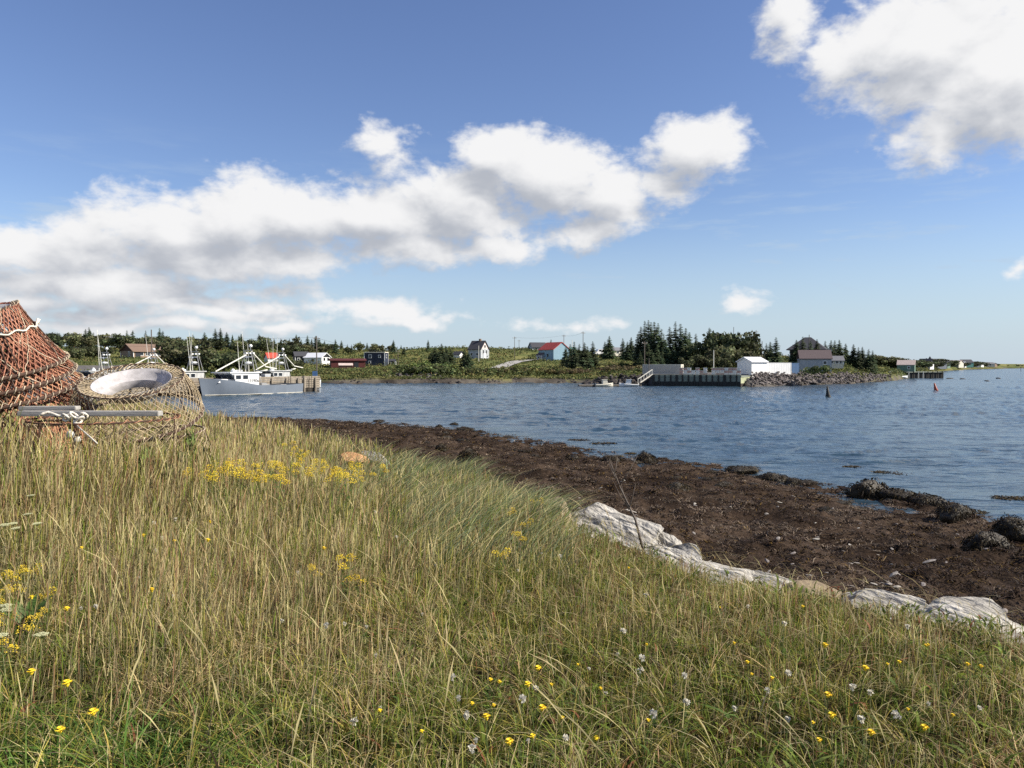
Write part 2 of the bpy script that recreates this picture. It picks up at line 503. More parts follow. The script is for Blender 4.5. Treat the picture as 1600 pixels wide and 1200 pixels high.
def build_ground():
    fine = np.arange(-48, 48.01, 0.27)
    coarse = np.concatenate([np.arange(-180, -48, 3.0), np.arange(51, 180, 3.0)])
    ang = np.radians(np.sort(np.concatenate([fine, coarse])))
    rad = [0.35]
    while rad[-1] < 9000: rad.append(rad[-1] * (1.022 if rad[-1] < 420 else 1.06))
    rad = np.array(rad)
    A, Rr = np.meshgrid(ang, rad)
    X = (np.sin(A) * Rr).ravel(); Y = (np.cos(A) * Rr).ravel()
    Z = terrain(X, Y)
    na, nr = len(ang), len(rad)
    i, j = np.meshgrid(np.arange(nr - 1), np.arange(na), indexing='ij')
    j2 = (j + 1) % na
    F = np.stack([i * na + j, (i + 1) * na + j, (i + 1) * na + j2, i * na + j2], -1).reshape(-1, 4)[:, ::-1]
    sb = sdist(BANK, X, Y) + (fbm(X * .9, Y * .9, 4) - .5) * 0.8
    px, s = far_s(X, Y)
    nz = fbm(X * .7, Y * .7, 31); nz2 = fbm(X * .045, Y * .045, 33); nz3 = fbm(X * .3, Y * .3, 37)
    grass = lerp3((.030, .025, .011), (.075, .055, .024), nz)
    sw = sdist(WATER, X, Y)
    beach = lerp3((.022, .014, .009), (.060, .041, .028), sstep(nz, .3, .7))
    beach = beach + (np.array((.05, .045, .038))[None] * (sstep(sw, 9, 15) * sstep(nz3, .45, .6) * .5)[:, None])
    gravel = lerp3((.085, .08, .075), (.16, .15, .14), nz)
    hill = lerp3((.075, .095, .03), (.19, .18, .065), sstep(nz2 * .6 + nz3 * .4, .36, .64))
    shore = lerp3((.035, .029, .024), (.12, .105, .085), sstep(nz3, .35, .65))
    C = np.where((sb > -.25)[:, None], grass, beach)
    yard = (sb > -1.5) & (Y > 48)
    C = np.where((yard & (Y > 56))[:, None], gravel, C)
    far = (Y > 98) & (s > -20)
    ff = np.where((s < 3.2)[:, None], shore, hill)
    # gravel road up the hill, bungalow yard
    ff = np.where(((px > 1003) & (px < 1240) & (s > 1) & (s < 22))[:, None], gravel, ff)
    yardb = (px > 95) & (px < 215) & (s > 20) & (s < 45)
    ff = np.where(yardb[:, None], gravel, ff)
    C = np.where(far[:, None], ff, C)
    fx = X[F].mean(1); fy = Y[F].mean(1)
    fsb = sdist(BANK, fx, fy) + (fbm(fx * .9, fy * .9, 4) - .5) * 0.8
    zone = np.where(fy > 98, 2, np.where(fsb > -.5, 0, 1))
    for k, nm in enumerate(('ground', 'beach', 'hillside')):
        f = F[zone == k]
        idx = np.unique(f); mp = np.full(len(X), -1); mp[idx] = np.arange(len(idx))
        me = np_mesh(nm, np.stack([X, Y, Z], -1)[idx], mp[f], C[idx], True)
        tag(link_mesh(nm, me, GM), kind='structure')
build_ground()

# ------------------------------------------------------------------ water
def water_mat():
    m = bpy.data.materials.new('sea_water'); m.use_nodes = True
    nt = m.node_tree; N, L = nt.nodes.new, nt.links.new
    b = nt.nodes['Principled BSDF']
    b.inputs['Base Color'].default_value = (.030, .058, .085, 1)
    b.inputs['Roughness'].default_value = .17; b.inputs['IOR'].default_value = 1.33; b.inputs['Specular IOR Level'].default_value = .5
    g = N('ShaderNodeNewGeometry')
    def noise(scale, st, detail, rough, rot=0):
        mp = N('ShaderNodeMapping'); mp.inputs['Scale'].default_value = st; mp.inputs['Rotation'].default_value = (0, 0, rot)
        L(g.outputs['Position'], mp.inputs[0])
        n = N('ShaderNodeTexNoise'); n.inputs['Scale'].default_value = scale; n.inputs['Detail'].default_value = detail; n.inputs['Roughness'].default_value = rough
        L(mp.outputs[0], n.inputs['Vector']); return n.outputs[0]
    n1 = noise(1.3, (.5, 1.2, 1), 4, .55, R(-18)); n2 = noise(.36, (.6, 1.35, 1), 3, .5, R(10)); n3 = noise(.035, (.5, 1.2, 1), 3, .5)
    def M(op, a, c, d=None):
        n = N('ShaderNodeMath'); n.operation = op
        for i, x in enumerate((a, c, d)):
            if x is None: continue
            if isinstance(x, (int, float)): n.inputs[i].default_value = x
            else: L(x, n.inputs[i])
        return n.outputs[0]
    calm = N('ShaderNodeMapRange'); L(n3, calm.inputs[0]); calm.inputs['From Min'].default_value = .35; calm.inputs['From Max'].default_value = .62
    calm.inputs['To Min'].default_value = .55; calm.inputs['To Max'].default_value = 1.1
    h = M('MULTIPLY', M('ADD', M('MULTIPLY', n1, .22), M('MULTIPLY', n2, .62)), calm.outputs[0])
    bp = N('ShaderNodeBump'); bp.inputs['Strength'].default_value = 1; bp.inputs['Distance'].default_value = 1.0
    L(h, bp.inputs['Height']); L(bp.outputs[0], b.inputs['Normal'])
    return m

def wave_height(x, y, sp):
    """choppy sea: ridged noise, crests roughly across the view; sp = local grid spacing"""
    c, s_ = math.cos(R(14)), math.sin(R(14))
    u, v = x * c + y * s_, -x * s_ + y * c
    def ridge(n): return 1 - np.abs(2 * n - 1)
    h = .085 * (ridge(vnoise(u * .30, v * .80, 901)) - .5) + .055 * (ridge(vnoise(u * .75 + 7, v * 1.7, 903)) - .5) + .03 * (vnoise(u * 1.7, v * 3.6, 905) - .5) + .06 * (vnoise(u * .07, v * .16, 907) - .5)
    gust = .55 + .75 * sstep(fbm(u * .025, v * .06, 911, 3), .35, .62)
    calm = .12 + .88 * sstep(-sdist(WATER, x, y), .5, 9.0)
    return 1.65 * h * gust * calm * (1 + .9 * sstep(y, 40, 140))

def build_water():
    ang = np.radians(np.concatenate([np.arange(-42, 44, .065), np.arange(44, 318, 4.0)]))
    rad = [3.0, 6.0, 9.0, 12.0]
    while rad[-1] < 9000:
        r = rad[-1]; rad.append(r + (max(.14, r * r / (4 * 768) * .5) if r < 300 else r * .06))
    rad = np.array(rad); A, Rr = np.meshgrid(ang, rad)
    X = (np.sin(A) * Rr).ravel(); Y = (np.cos(A) * Rr).ravel()
    Z = np.where((Rr.ravel() < 420) & (Rr.ravel() > 12), wave_height(X, Y, 0) * (1 - sstep(Rr.ravel(), 260, 420)), 0)
    na, nr = len(ang), len(rad)
    i, j = np.meshgrid(np.arange(nr - 1), np.arange(na), indexing='ij'); j2 = (j + 1) % na
    F = np.stack([i * na + j, i * na + j2, (i + 1) * na + j2, (i + 1) * na + j], -1).reshape(-1, 4)[:, ::-1]
    print('water verts', len(X))
    me = np_mesh('water', np.stack([X, Y, Z], -1), F, smooth=True)
    tag(link_mesh('water', me, water_mat()), kind='structure')
build_water()

# ------------------------------------------------------------------ grass and weed
def leaf_mat(name, trans=.3, rough=.6, spec=.25, objvar=0):
    return mat(name, (.85, .85, .85), rough=rough, var=.15, scale=4, spec=spec, attr='Col', trans=trans, objvar=objvar)
GRASS_M = leaf_mat('grass_blades', .32, .6, .12)
WEED_M = mat('wet_seaweed', (.85, .85, .85), rough=.6, var=.25, scale=9, spec=.12, attr='Col')

def blades(P, H, W, lean, az, bend, colr, tipc, seed_head=0.0, seg=4, droop=None):
    """P (n,3) roots; each blade is a strip of seg quads. lean: sideways reach at tip / height; seed_head: widening near the tip"""
    n = len(P)
    t = np.linspace(0, 1, seg + 1)
    d = np.stack([np.cos(az), np.sin(az)], -1)
    # random facing for the width direction
    fa = rng.uniform(0, math.pi, n)
    wd = np.stack([np.cos(fa), np.sin(fa), np.zeros(n)], -1)
    V = np.empty((n, seg + 1, 2, 3)); C = np.empty((n, seg + 1, 2, 3))
    for k, tt in enumerate(t):
        reach = H * lean * (tt ** (1 + bend))
        z = H * (tt - (droop if droop is not None else 0.0) * tt ** 3)
        c = np.stack([P[:, 0] + d[:, 0] * reach, P[:, 1] + d[:, 1] * reach, P[:, 2] + z], -1)
        if seed_head:
            w = W * (0.55 if tt < .7 else (seed_head if tt < .93 else .5))
        else:
            w = W * (1 - .25 * tt if tt < .6 else (1 - tt) * 2.1 + .03)
        V[:, k, 0] = c - wd * (w / 2)[:, None]; V[:, k, 1] = c + wd * (w / 2)[:, None]
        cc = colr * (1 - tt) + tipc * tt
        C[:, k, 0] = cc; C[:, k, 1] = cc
    base = (np.arange(n) * (seg + 1) * 2)[:, None, None]
    q = np.array([[2 * k, 2 * k + 1, 2 * k + 3, 2 * k + 2] for k in range(seg)])[None]
    F = (base + q).reshape(-1, 4)
    return V.reshape(-1, 3), F, C.reshape(-1, 3)

def merge(parts):
    V, F, C, k = [], [], [], 0
    for v, f, c in parts:
        V.append(v); F.append(f + k); C.append(c); k += len(v)
    return np.concatenate(V), np.concatenate(F), np.concatenate(C)

def field_points(bands, amax=52):
    out = []
    for r0, r1, dens in bands:
        n = int(dens * math.radians(2 * amax) / 2 * (r1 * r1 - r0 * r0))
        r = np.sqrt(rng.uniform(r0 * r0, r1 * r1, n)); a = np.radians(rng.uniform(-amax, amax, n))
        x = np.sin(a) * r; y = np.cos(a) * r
        sb = sdist(BANK, x, y) + (fbm(x * .9, y * .9, 4) - .5) * 0.8
        thin = sstep(sb, -.30, .8)
        keep = rng.uniform(0, 1, n) < thin
        x, y = x[keep], y[keep]
        out.append(np.stack([x, y, terrain(x, y) - .02], -1))
    return np.concatenate(out)

def gpx(P, h=.3):
    return proj(P[:, 0], P[:, 1], P[:, 2] + h)

def vary(c, n, v=.22, hue=.08):
    c = np.asarray(c)[None] * (1 + rng.uniform(-v, v, (n, 1))) * (1 + rng.uniform(-hue, hue, (n, 3)))
    return np.clip(c, 0.003, .9)

def clumps(P, cell, seed):
    """tussock centre, outward direction and a random number per tussock"""
    ix = np.floor(P[:, 0] / cell).astype(np.int64); iy = np.floor(P[:, 1] / cell).astype(np.int64)
    cx = (ix + .15 + .7 * _hash(ix, iy, seed)) * cell; cy_ = (iy + .15 + .7 * _hash(ix, iy, seed + 1)) * cell
    return cx, cy_, np.arctan2(P[:, 1] - cy_, P[:, 0] - cx), _hash(ix, iy, seed + 2), _hash(ix, iy, seed + 3)

def pick(n, table):
    """table of (weight array or float, colour)"""
    w = np.stack([np.broadcast_to(np.asarray(t[0], float), (n,)) for t in table], -1)
    w = np.cumsum(w / w.sum(1, keepdims=True), 1)
    k = (rng.uniform(0, 1, (n, 1)) > w).sum(1).clip(0, len(table) - 1)
    cols = np.array([t[1] for t in table])
    return cols[k], k

G_GREEN = (.165, .22, .034); G_DEEP = (.085, .135, .03); G_LUSH = (.085, .17, .032); G_OLIVE = (.31, .285, .066)
G_STRAW = (.54, .46, .225); G_TAN = (.43, .345, .18); G_RUST = (.29, .17, .09); G_BLUE = (.25, .30, .16); G_BROWN = (.10, .07, .035)

def build_grass():
    parts = []
    # leafy undergrowth
    P = field_points([(1.5, 4, 2600), (4, 7, 2300), (7, 11, 1150), (11, 17, 480), (17, 34, 160)])
    cell = np.where(np.hypot(P[:, 0], P[:, 1]) < 9, .17, .30)
    cx, cy_, out, r1, r2 = clumps(P, cell, 301)
    pull = rng.uniform(.25, .8, len(P)); P[:, 0] += (cx - P[:, 0]) * pull; P[:, 1] += (cy_ - P[:, 1]) * pull
    n = len(P); dist = np.hypot(P[:, 0], P[:, 1]); px, py = gpx(P)
    patch = fbm(P[:, 0] * .8, P[:, 1] * .8, 51); p2 = fbm(P[:, 0] * 2.5, P[:, 1] * 2.5, 53)
    lush = sstep(py, 1010, 1130) * sstep(-px, -560, -150)
    dry = sstep(patch, .45, .66) * (1 - lush)
    base, kk = pick(n, [(.9 * (1 - dry) + .1, G_GREEN), (.5, G_DEEP), (lush * 3, G_LUSH), (.9, G_OLIVE), (dry * 1.1 + .26, G_STRAW), (dry * 1.0 + .2, G_TAN), (.3 * dry + .12, G_BROWN)])
    base = base * (1 + rng.uniform(-.28, .28, (n, 1))) * (1 + rng.uniform(-.07, .07, (n, 3))) * (.72 + .56 * r1)[:, None] * np.stack([.88 + .3 * r2, np.ones(n), .9 + .15 * r2], -1)
    sbk = sdist(BANK, P[:, 0], P[:, 1]); edge = np.where(px > 850, .45 + .55 * sstep(sbk, .2, 1.6), 1)
    H = rng.uniform(.09, .30, n) * (.60 + .6 * p2) * (.6 + .7 * r2) * (1 + .35 * lush) * np.where(px > 900, .85, 1) * edge
    W = np.maximum(rng.uniform(.003, .0075, n), dist * .0008) * (1 + .5 * lush)
    az = out + rng.normal(0, .7, n)
    parts.append(blades(P, H, W, rng.uniform(.15, 1.45, n), az, 1.0, base * .62, base * 1.25, droop=.18))  # roots darkened: dead leaf bases, plus shade between tufts painted in
    # broad low herb leaves, and flattened dead straw
    P = field_points([(1.5, 4, 420), (4, 7, 420), (7, 12, 200)]); n = len(P); dist = np.hypot(P[:, 0], P[:, 1]); cx, cy_, out, r1, r2 = clumps(P, .14, 401)
    P = P[r1 > .45]; out = out[r1 > .45]; dist = dist[r1 > .45]; r2 = r2[r1 > .45]; n = len(P); P[:, 2] += rng.uniform(.02, .14, n)
    base, kk = pick(n, [(1, G_GREEN), (.8, G_DEEP), (.5, (.16, .20, .05)), (.12, (.26, .10, .05))])
    base = base * (.7 + .6 * r2)[:, None]
    parts.append(blades(P, rng.uniform(.03, .09, n), rng.uniform(.010, .022, n), rng.uniform(.5, 2.2, n), out + rng.normal(0, .5, n), .8, base * .8, base * 1.15, droop=.4))
    P = field_points([(1.5, 4, 150), (4, 7, 170), (7, 12, 120), (12, 30, 45)]); n = len(P); dist = np.hypot(P[:, 0], P[:, 1]); P[:, 2] += rng.uniform(.05, .26, n)
    base, kk = pick(n, [(1, G_STRAW), (.8, G_TAN), (.3, (.55, .47, .28))])
    parts.append(blades(P, rng.uniform(.04, .13, n), np.maximum(rng.uniform(.0022, .004, n), dist * .0006), rng.uniform(1.2, 4.0, n), rng.uniform(0, 6.28, n), .5, base, base * 1.1, droop=.9))
    # thin upright stems, tan and green
    P = field_points([(1.8, 4, 620), (4, 7, 740), (7, 11, 560), (11, 17, 340), (17, 34, 110)])
    n = len(P); dist = np.hypot(P[:, 0], P[:, 1]); px, py = gpx(P)
    patch = fbm(P[:, 0] * .55, P[:, 1] * .55, 61); p2 = fbm(P[:, 0] * 1.7, P[:, 1] * 1.7, 63)
    tall = sstep(patch, .35, .62)
    leftz = sstep(-px, -900, -300) * (1 - sstep(py, 980, 1120))
    keep = rng.uniform(0, 1, n) < (.25 + .75 * np.maximum(tall, leftz * .9))
    P, dist, px, py, tall, leftz, p2 = P[keep], dist[keep], px[keep], py[keep], tall[keep], leftz[keep], p2[keep]; n = len(P)
    base, kk = pick(n, [(.7 + .6 * leftz, G_STRAW), (1.0 + .8 * leftz, G_TAN), (.45 + .7 * sstep(px, 700, 1200) + .5 * leftz, G_RUST), (.9, G_OLIVE), (.6, G_GREEN)])
    base = base * (1 + rng.uniform(-.25, .25, (n, 1))) * (1 + rng.uniform(-.06, .06, (n, 3)))
    sbk = sdist(BANK, P[:, 0], P[:, 1]); edge = np.where(px > 850, .45 + .55 * sstep(sbk, .2, 1.6), 1)
    cx, cy_, out, r1, r2 = clumps(P, .24, 501)
    base = base * (.75 + .5 * r1)[:, None]
    front = np.exp(-(((P[:, 0] + 5.2) / 2.2) ** 2 + ((P[:, 1] - 8.0) / 1.0) ** 2))
    H = rng.uniform(.17, .46, n) * (.8 + .4 * r2) * (1 + .5 * front) * (1 - .2 * sstep(py, 880, 1080)) * (.70 + .25 * tall + .40 * leftz) * np.where(px > 950, .78, 1) * edge
    W = np.maximum(rng.uniform(.0018, .0036, n), dist * .00055)
    az = rng.normal(.35, 1.6, n)
    parts.append(blades(P, H, W, rng.uniform(.02, .42, n) ** 1.35, az, .9, base * .7, base * 1.25, seed_head=1.5, droop=.06))  # stem feet darker too, part of the painted shade in the gaps
    V, F, C = merge(parts)
    tag(link_mesh('grass', np_mesh('grass', V, F, C), GRASS_M), 'tall mixed green and straw coloured meadow grass on the bank', 'grass', kind='stuff')
    # arching blue-green beach grass along the brow of the bank
    P = field_points([(6, 10, 420), (10, 19, 330)])
    px, py = gpx(P)
    w = sstep(px, 560, 660) * (1 - sstep(px, 850, 905)) * sstep(-py, -900, -815)
    w2 = np.exp(-((px - 690) / 30) ** 2 - ((py - 850) / 35) ** 2)
    w3 = sstep(px, 455, 560) * (1 - sstep(px, 600, 700)) * (1 - sstep(py, 745, 790)) * .35
    keep = rng.uniform(0, 1, len(P)) < np.maximum(np.maximum(w, w2), w3)
    P = P[keep]; n = len(P); dist = np.hypot(P[:, 0], P[:, 1])
    base, kk = pick(n, [(1., G_BLUE), (.8, (.28, .31, .13)), (.8, G_STRAW), (.3, G_GREEN)])
    base = base * (1 + rng.uniform(-.25, .25, (n, 1)))
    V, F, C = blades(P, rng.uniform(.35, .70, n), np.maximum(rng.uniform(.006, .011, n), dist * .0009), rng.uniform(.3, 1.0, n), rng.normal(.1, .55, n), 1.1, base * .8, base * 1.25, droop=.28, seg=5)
    tag(link_mesh('marram_grass', np_mesh('marram_grass', V, F, C), GRASS_M), 'arching blue green beach grass along the brow of the bank', 'beach grass', kind='stuff')
    # tall flowering stalks that stand up past the bank edge
    P = field_points([(2.5, 8, 9), (8, 14, 6), (14, 30, 2.2)])
    n = len(P); dist = np.hypot(P[:, 0], P[:, 1])
    base, kk = pick(n, [(1., G_STRAW), (.8, G_TAN), (.4, G_BROWN)])
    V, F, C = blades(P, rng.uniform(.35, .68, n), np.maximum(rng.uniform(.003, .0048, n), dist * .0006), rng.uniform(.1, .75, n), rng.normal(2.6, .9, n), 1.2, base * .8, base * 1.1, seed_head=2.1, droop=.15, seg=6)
    tag(link_mesh('grass_stalks', np_mesh('grass_stalks', V, F, C), GRASS_M), 'long dry seed stalks rising above the shorter meadow grass', 'grass stalks', kind='stuff')
build_grass()

def build_seaweed():
    n = 760000
    d = 5 + 57 * rng.uniform(0, 1, n) ** 1.5; a = np.radians(rng.uniform(-38, 46, n)); x = np.sin(a) * d; y = np.cos(a) * d
    Pc = np.stack([x, y], -1); cx, cy_, out_, r1, r2 = clumps(Pc, np.where(d < 18, .30, .55), 601)
    pull = rng.uniform(.1, .75, n); x = x + (cx - x) * pull; y = y + (cy_ - y) * pull
    keep = r1 > .12
    x, y, d, out_, r2 = x[keep], y[keep], d[keep], out_[keep], r2[keep]
    px, _ = proj(x, y, 0)
    keep = (px > -200) & (px < 2100)
    x, y, d, out_, r2 = x[keep], y[keep], d[keep], out_[keep], r2[keep]
    sw = sdist(WATER, x, y) + (fbm(x * .5, y * .5, 3) - .5) * 2.6
    sb = sdist(BANK, x, y)
    patch = fbm(x * .6, y * .6, 71); p2 = fbm(x * 2.0, y * 2.0, 73)
    up = sstep(sw, 7, 14)                       # stony upper beach carries less weed
    keep = (sw > -.9) & (sb < -.25) & (rng.uniform(0, 1, len(x)) < (.30 + .7 * sstep(p2, .35, .6)) * (1 - .35 * up))
    x, y, d, sw, patch, p2, out_, r2 = x[keep], y[keep], d[keep], sw[keep], patch[keep], p2[keep], out_[keep], r2[keep]
    n = len(x); print('seaweed blades', n)
    P = np.stack([x, y, np.maximum(terrain(x, y), -.03) + .005], -1)
    base, kk = pick(n, [(1., (.027, .016, .010)), (.9, (.050, .030, .019)), (sstep(patch, .44, .6) * 2.2, (.115, .08, .053)), (.25, (.07, .042, .010)), (.14, (.14, .085, .018)), (.9 * sstep(patch, .45, .6), (.20, .155, .11))])
    base = base * (1 + rng.uniform(-.3, .3, (n, 1))) * (.6 + .8 * r2)[:, None]
    V, F, C = blades(P, rng.uniform(.035, .12, n) * (.6 + .8 * r2), np.maximum(rng.uniform(.008, .021, n), d * .0010), rng.uniform(.7, 3.0, n), out_ + rng.normal(0, .8, n), .8, base, base * 1.15, droop=.75, seg=2)
    tag(link_mesh('seaweed', np_mesh('seaweed', V, F, C), WEED_M), 'dark brown rockweed lying over the stony beach at low tide', 'seaweed', kind='stuff')
build_seaweed()
# ------------------------------------------------------------------ material library
WHITE = mat('white_paint', (.74, .74, .72), .45, .06, 2)
CREAM = mat('cream_paint', (.60, .56, .46), .6, .12, 2)
GREYP = mat('grey_paint', (.33, .35, .37), .6, .15, 2)
NAVY = mat('navy_siding', (.022, .028, .048), .6, .2, 3)
BLACKW = mat('black_siding', (.020, .022, .028), .7, .2, 3)
MAROON = mat('dark_red_siding', (.085, .022, .020), .7, .25, 3)
BRICKB = mat('brown_brick', (.24, .17, .12), .8, .25, 6)
MAROONB = mat('dark_brown_boards', (.065, .032, .026), .8, .25, 4)
ROOFB = mat('brown_shingle', (.17, .115, .085), .9, .2, 6)
ROOFG = mat('grey_shingle', (.16, .16, .17), .9, .2, 6)
ROOFD = mat('dark_shingle', (.055, .055, .062), .9, .25, 6)
ROOFP = mat('purple_brown_shingle', (.115, .088, .088), .9, .2, 6)
ROOFR = mat('red_metal_roof', (.42, .070, .045), .5, .15, 3)
ROOFW = mat('white_metal_roof', (.72, .72, .73), .4, .08, 3)
ROOFPK = mat('faded_pink_roof', (.50, .40, .36), .8, .15, 3)
SKYB = mat('light_blue_siding', (.20, .31, .38), .6, .12, 3)
GREENS = mat('green_siding', (.15, .22, .17), .7, .2, 3)
TEAL = mat('teal_siding', (.10, .26, .22), .6, .15, 3)
PINKS = mat('pink_white_siding', (.60, .50, .47), .6, .1, 3)
GLASS = mat('dark_window_glass', (.016, .020, .026), .12, .3, 2, spec=.6)
HULLG = mat('grey_hull_paint', (.155, .18, .215), .42, .12, .8, bump=.004, bscale=2, stretch=(1, 1, .4))
HULLD = mat('dark_boot_paint', (.02, .022, .026), .5, .3, 2)
HULLR = mat('rusty_red_hull', (.20, .075, .045), .7, .35, 2)
HULLW = mat('white_hull_paint', (.66, .67, .66), .4, .1, 1)
ALU = mat('pale_spar', (.66, .64, .56), .45, .08, 4)
STEEL = mat('grey_steel', (.25, .25, .25), .5, .2, 5)
RUST = mat('rusted_steel', (.045, .026, .018), .8, .4, 14, bump=.002, bscale=60, rgb2=(.10, .056, .038))
OLDWOOD = mat('weathered_timber', (.23, .195, .15), .85, .35, 2.5, stretch=(1, 1, .25), bump=.01, bscale=6)
DARKWOOD = mat('wet_dark_timber', (.045, .038, .030), .8, .35, 2.5, stretch=(1, 1, .3))
PLANKM = mat('grey_plank', (.20, .185, .165), .9, .25, 4, rgb2=(.46, .44, .41), stretch=(.3, 4, 4), bump=.004, bscale=30)
POLEW = mat('pole_timber', (.13, .11, .09), .9, .2, 5)
CONC = mat('wharf_concrete', (.20, .22, .18), .9, .25, .7, bump=.01, bscale=4)
CONCL = mat('sunlit_mossy_concrete', (.36, .38, .24), .9, .25, 1.2, bump=.01, bscale=4)  # paler than the front wall: sun on the end put into the colour
WETC = mat('wet_black_concrete', (.022, .022, .020), .6, .3, 2)
ORANGEN = mat('orange_twine', (.22, .085, .048), .9, .35, 6, objvar=.14, rgb2=(.52, .27, .16), detail=8)
ORANGED = mat('faded_maroon_twine', (.13, .045, .03), .9, .4, 8)
BEIGEN = mat('bleached_twine', (.33, .26, .165), .85, .4, 8)
ROPE = mat('white_rope', (.62, .57, .48), .85, .25, 30)
LASH = mat('lashing_twine', (.46, .38, .27), .9, .5, 25)
FUNNEL = mat('white_plastic', (.34, .32, .31), .5, .08, 9, trans=.12, rgb2=(.60, .57, .57), detail=8)
CONT = mat('beige_container', (.42, .39, .34), .6, .10, 2)
CRATEW = mat('pale_crate', (.78, .73, .66), .7, .15, 4)
CRATER = mat('pinkish_crate', (.55, .36, .30), .8, .3, 4)
SPRUCE_M = mat('spruce_needles', (.9, .9, .9), .8, .2, 3, attr='Col', spec=.15, objvar=.22, trans=.12)
LEAF_M = mat('broad_leaves', (.9, .9, .9), .7, .2, 3, attr='Col', spec=.2, objvar=.25, trans=.22)
BARK = mat('grey_bark', (.11, .09, .075), .9, .3, 5)
ROCKD = mat('weedy_rock', (.022, .018, .013), .6, .5, 4, bump=.05, bscale=9, rgb2=(.055, .042, .022))
ROCKR = mat('riprap_rock', (.045, .04, .038), .85, .3, 3, rgb2=(.21, .18, .165), bump=.04, bscale=4, objvar=.35)
ROCKB = mat('brown_black_rock', (.035, .030, .026), .8, .4, 2, rgb2=(.075, .062, .05), bump=.05, bscale=5, objvar=.3)

def white_rock_mat():
    m = mat('pale_lichened_stone', (.15, .135, .11), .9, .2, 4.2, rgb2=(.53, .50, .44), bump=.08, bscale=9, detail=11, stretch=(.6, 1.6, 2.2))
    return m
ROCKW = white_rock_mat()
ROCKO = mat('orange_stone', (.42, .20, .08), .85, .2, 4, rgb2=(.62, .36, .18), bump=.02, bscale=14)
ROCKT = mat('tan_stone', (.22, .165, .10), .85, .2, 5, rgb2=(.36, .28, .18), bump=.02, bscale=14)

# ------------------------------------------------------------------ crab traps
def cone_pt(rb, rt, h, t, a):
    r = rb + (rt - rb) * t
    return Vector((r * math.cos(a), r * math.sin(a), h * t))

def net_mesh(rb, rt, h, n, r=.0045, t0=0, t1=1, steps=11, sag=.025, jit=.006, turns=None):
    mb = MB()
    step = 2 * math.pi / n
    # diamond mesh: each strand drifts sideways as it climbs
    drift = turns if turns is not None else step * 6.5
    for sgn in (1, -1):
        for k in range(n):
            pts = []
            a0 = k * step + random.uniform(-.012, .012)
            for i in range(steps + 1):
                t = t0 + (t1 - t0) * i / steps
                p = cone_pt(rb, rt, h, t, a0 + sgn * drift * (i / steps))
                inward = 1 - sag * math.sin(math.pi * i / steps) / max(.3, rb)
                p.x = p.x * inward + random.uniform(-jit, jit); p.y = p.y * inward + random.uniform(-jit, jit); p.z += random.uniform(-jit, jit)
                pts.append(p)
            mb.tube(pts, r, 3, cap=False)
    return mb

def ring_mb(rad, z, r, n=48, wob=0.0):
    mb = MB()
    pts = [Vector((rad * math.cos(2 * math.pi * k / n), rad * math.sin(2 * math.pi * k / n), z + wob * math.sin(4 * math.pi * k / n + 1))) for k in range(n)]
    mb.tube(pts, r, 6, closed=True)
    return mb

def lashing_mb(rad, z, n=56, r=.006, wrap=.026, wob=0.0):
    mb = MB()
    m = n * 7
    pts = []
    for i in range(m):
        a = 2 * math.pi * i / m; th = 2 * math.pi * i / 7
        w = wrap * (1 + .35 * math.sin(i * .37) * math.sin(i * .11 + 1)) * (1.9 if (i // 7) % 5 == 0 and i % 7 in (2, 3) else 1)
        rr = rad + w * math.cos(th) * 1.1
        pts.append(Vector((rr * math.cos(a), rr * math.sin(a), z + w * math.sin(th) + wob * math.sin(2 * a + 1))))
    mb.tube(pts, r, 4, closed=True)
    return mb

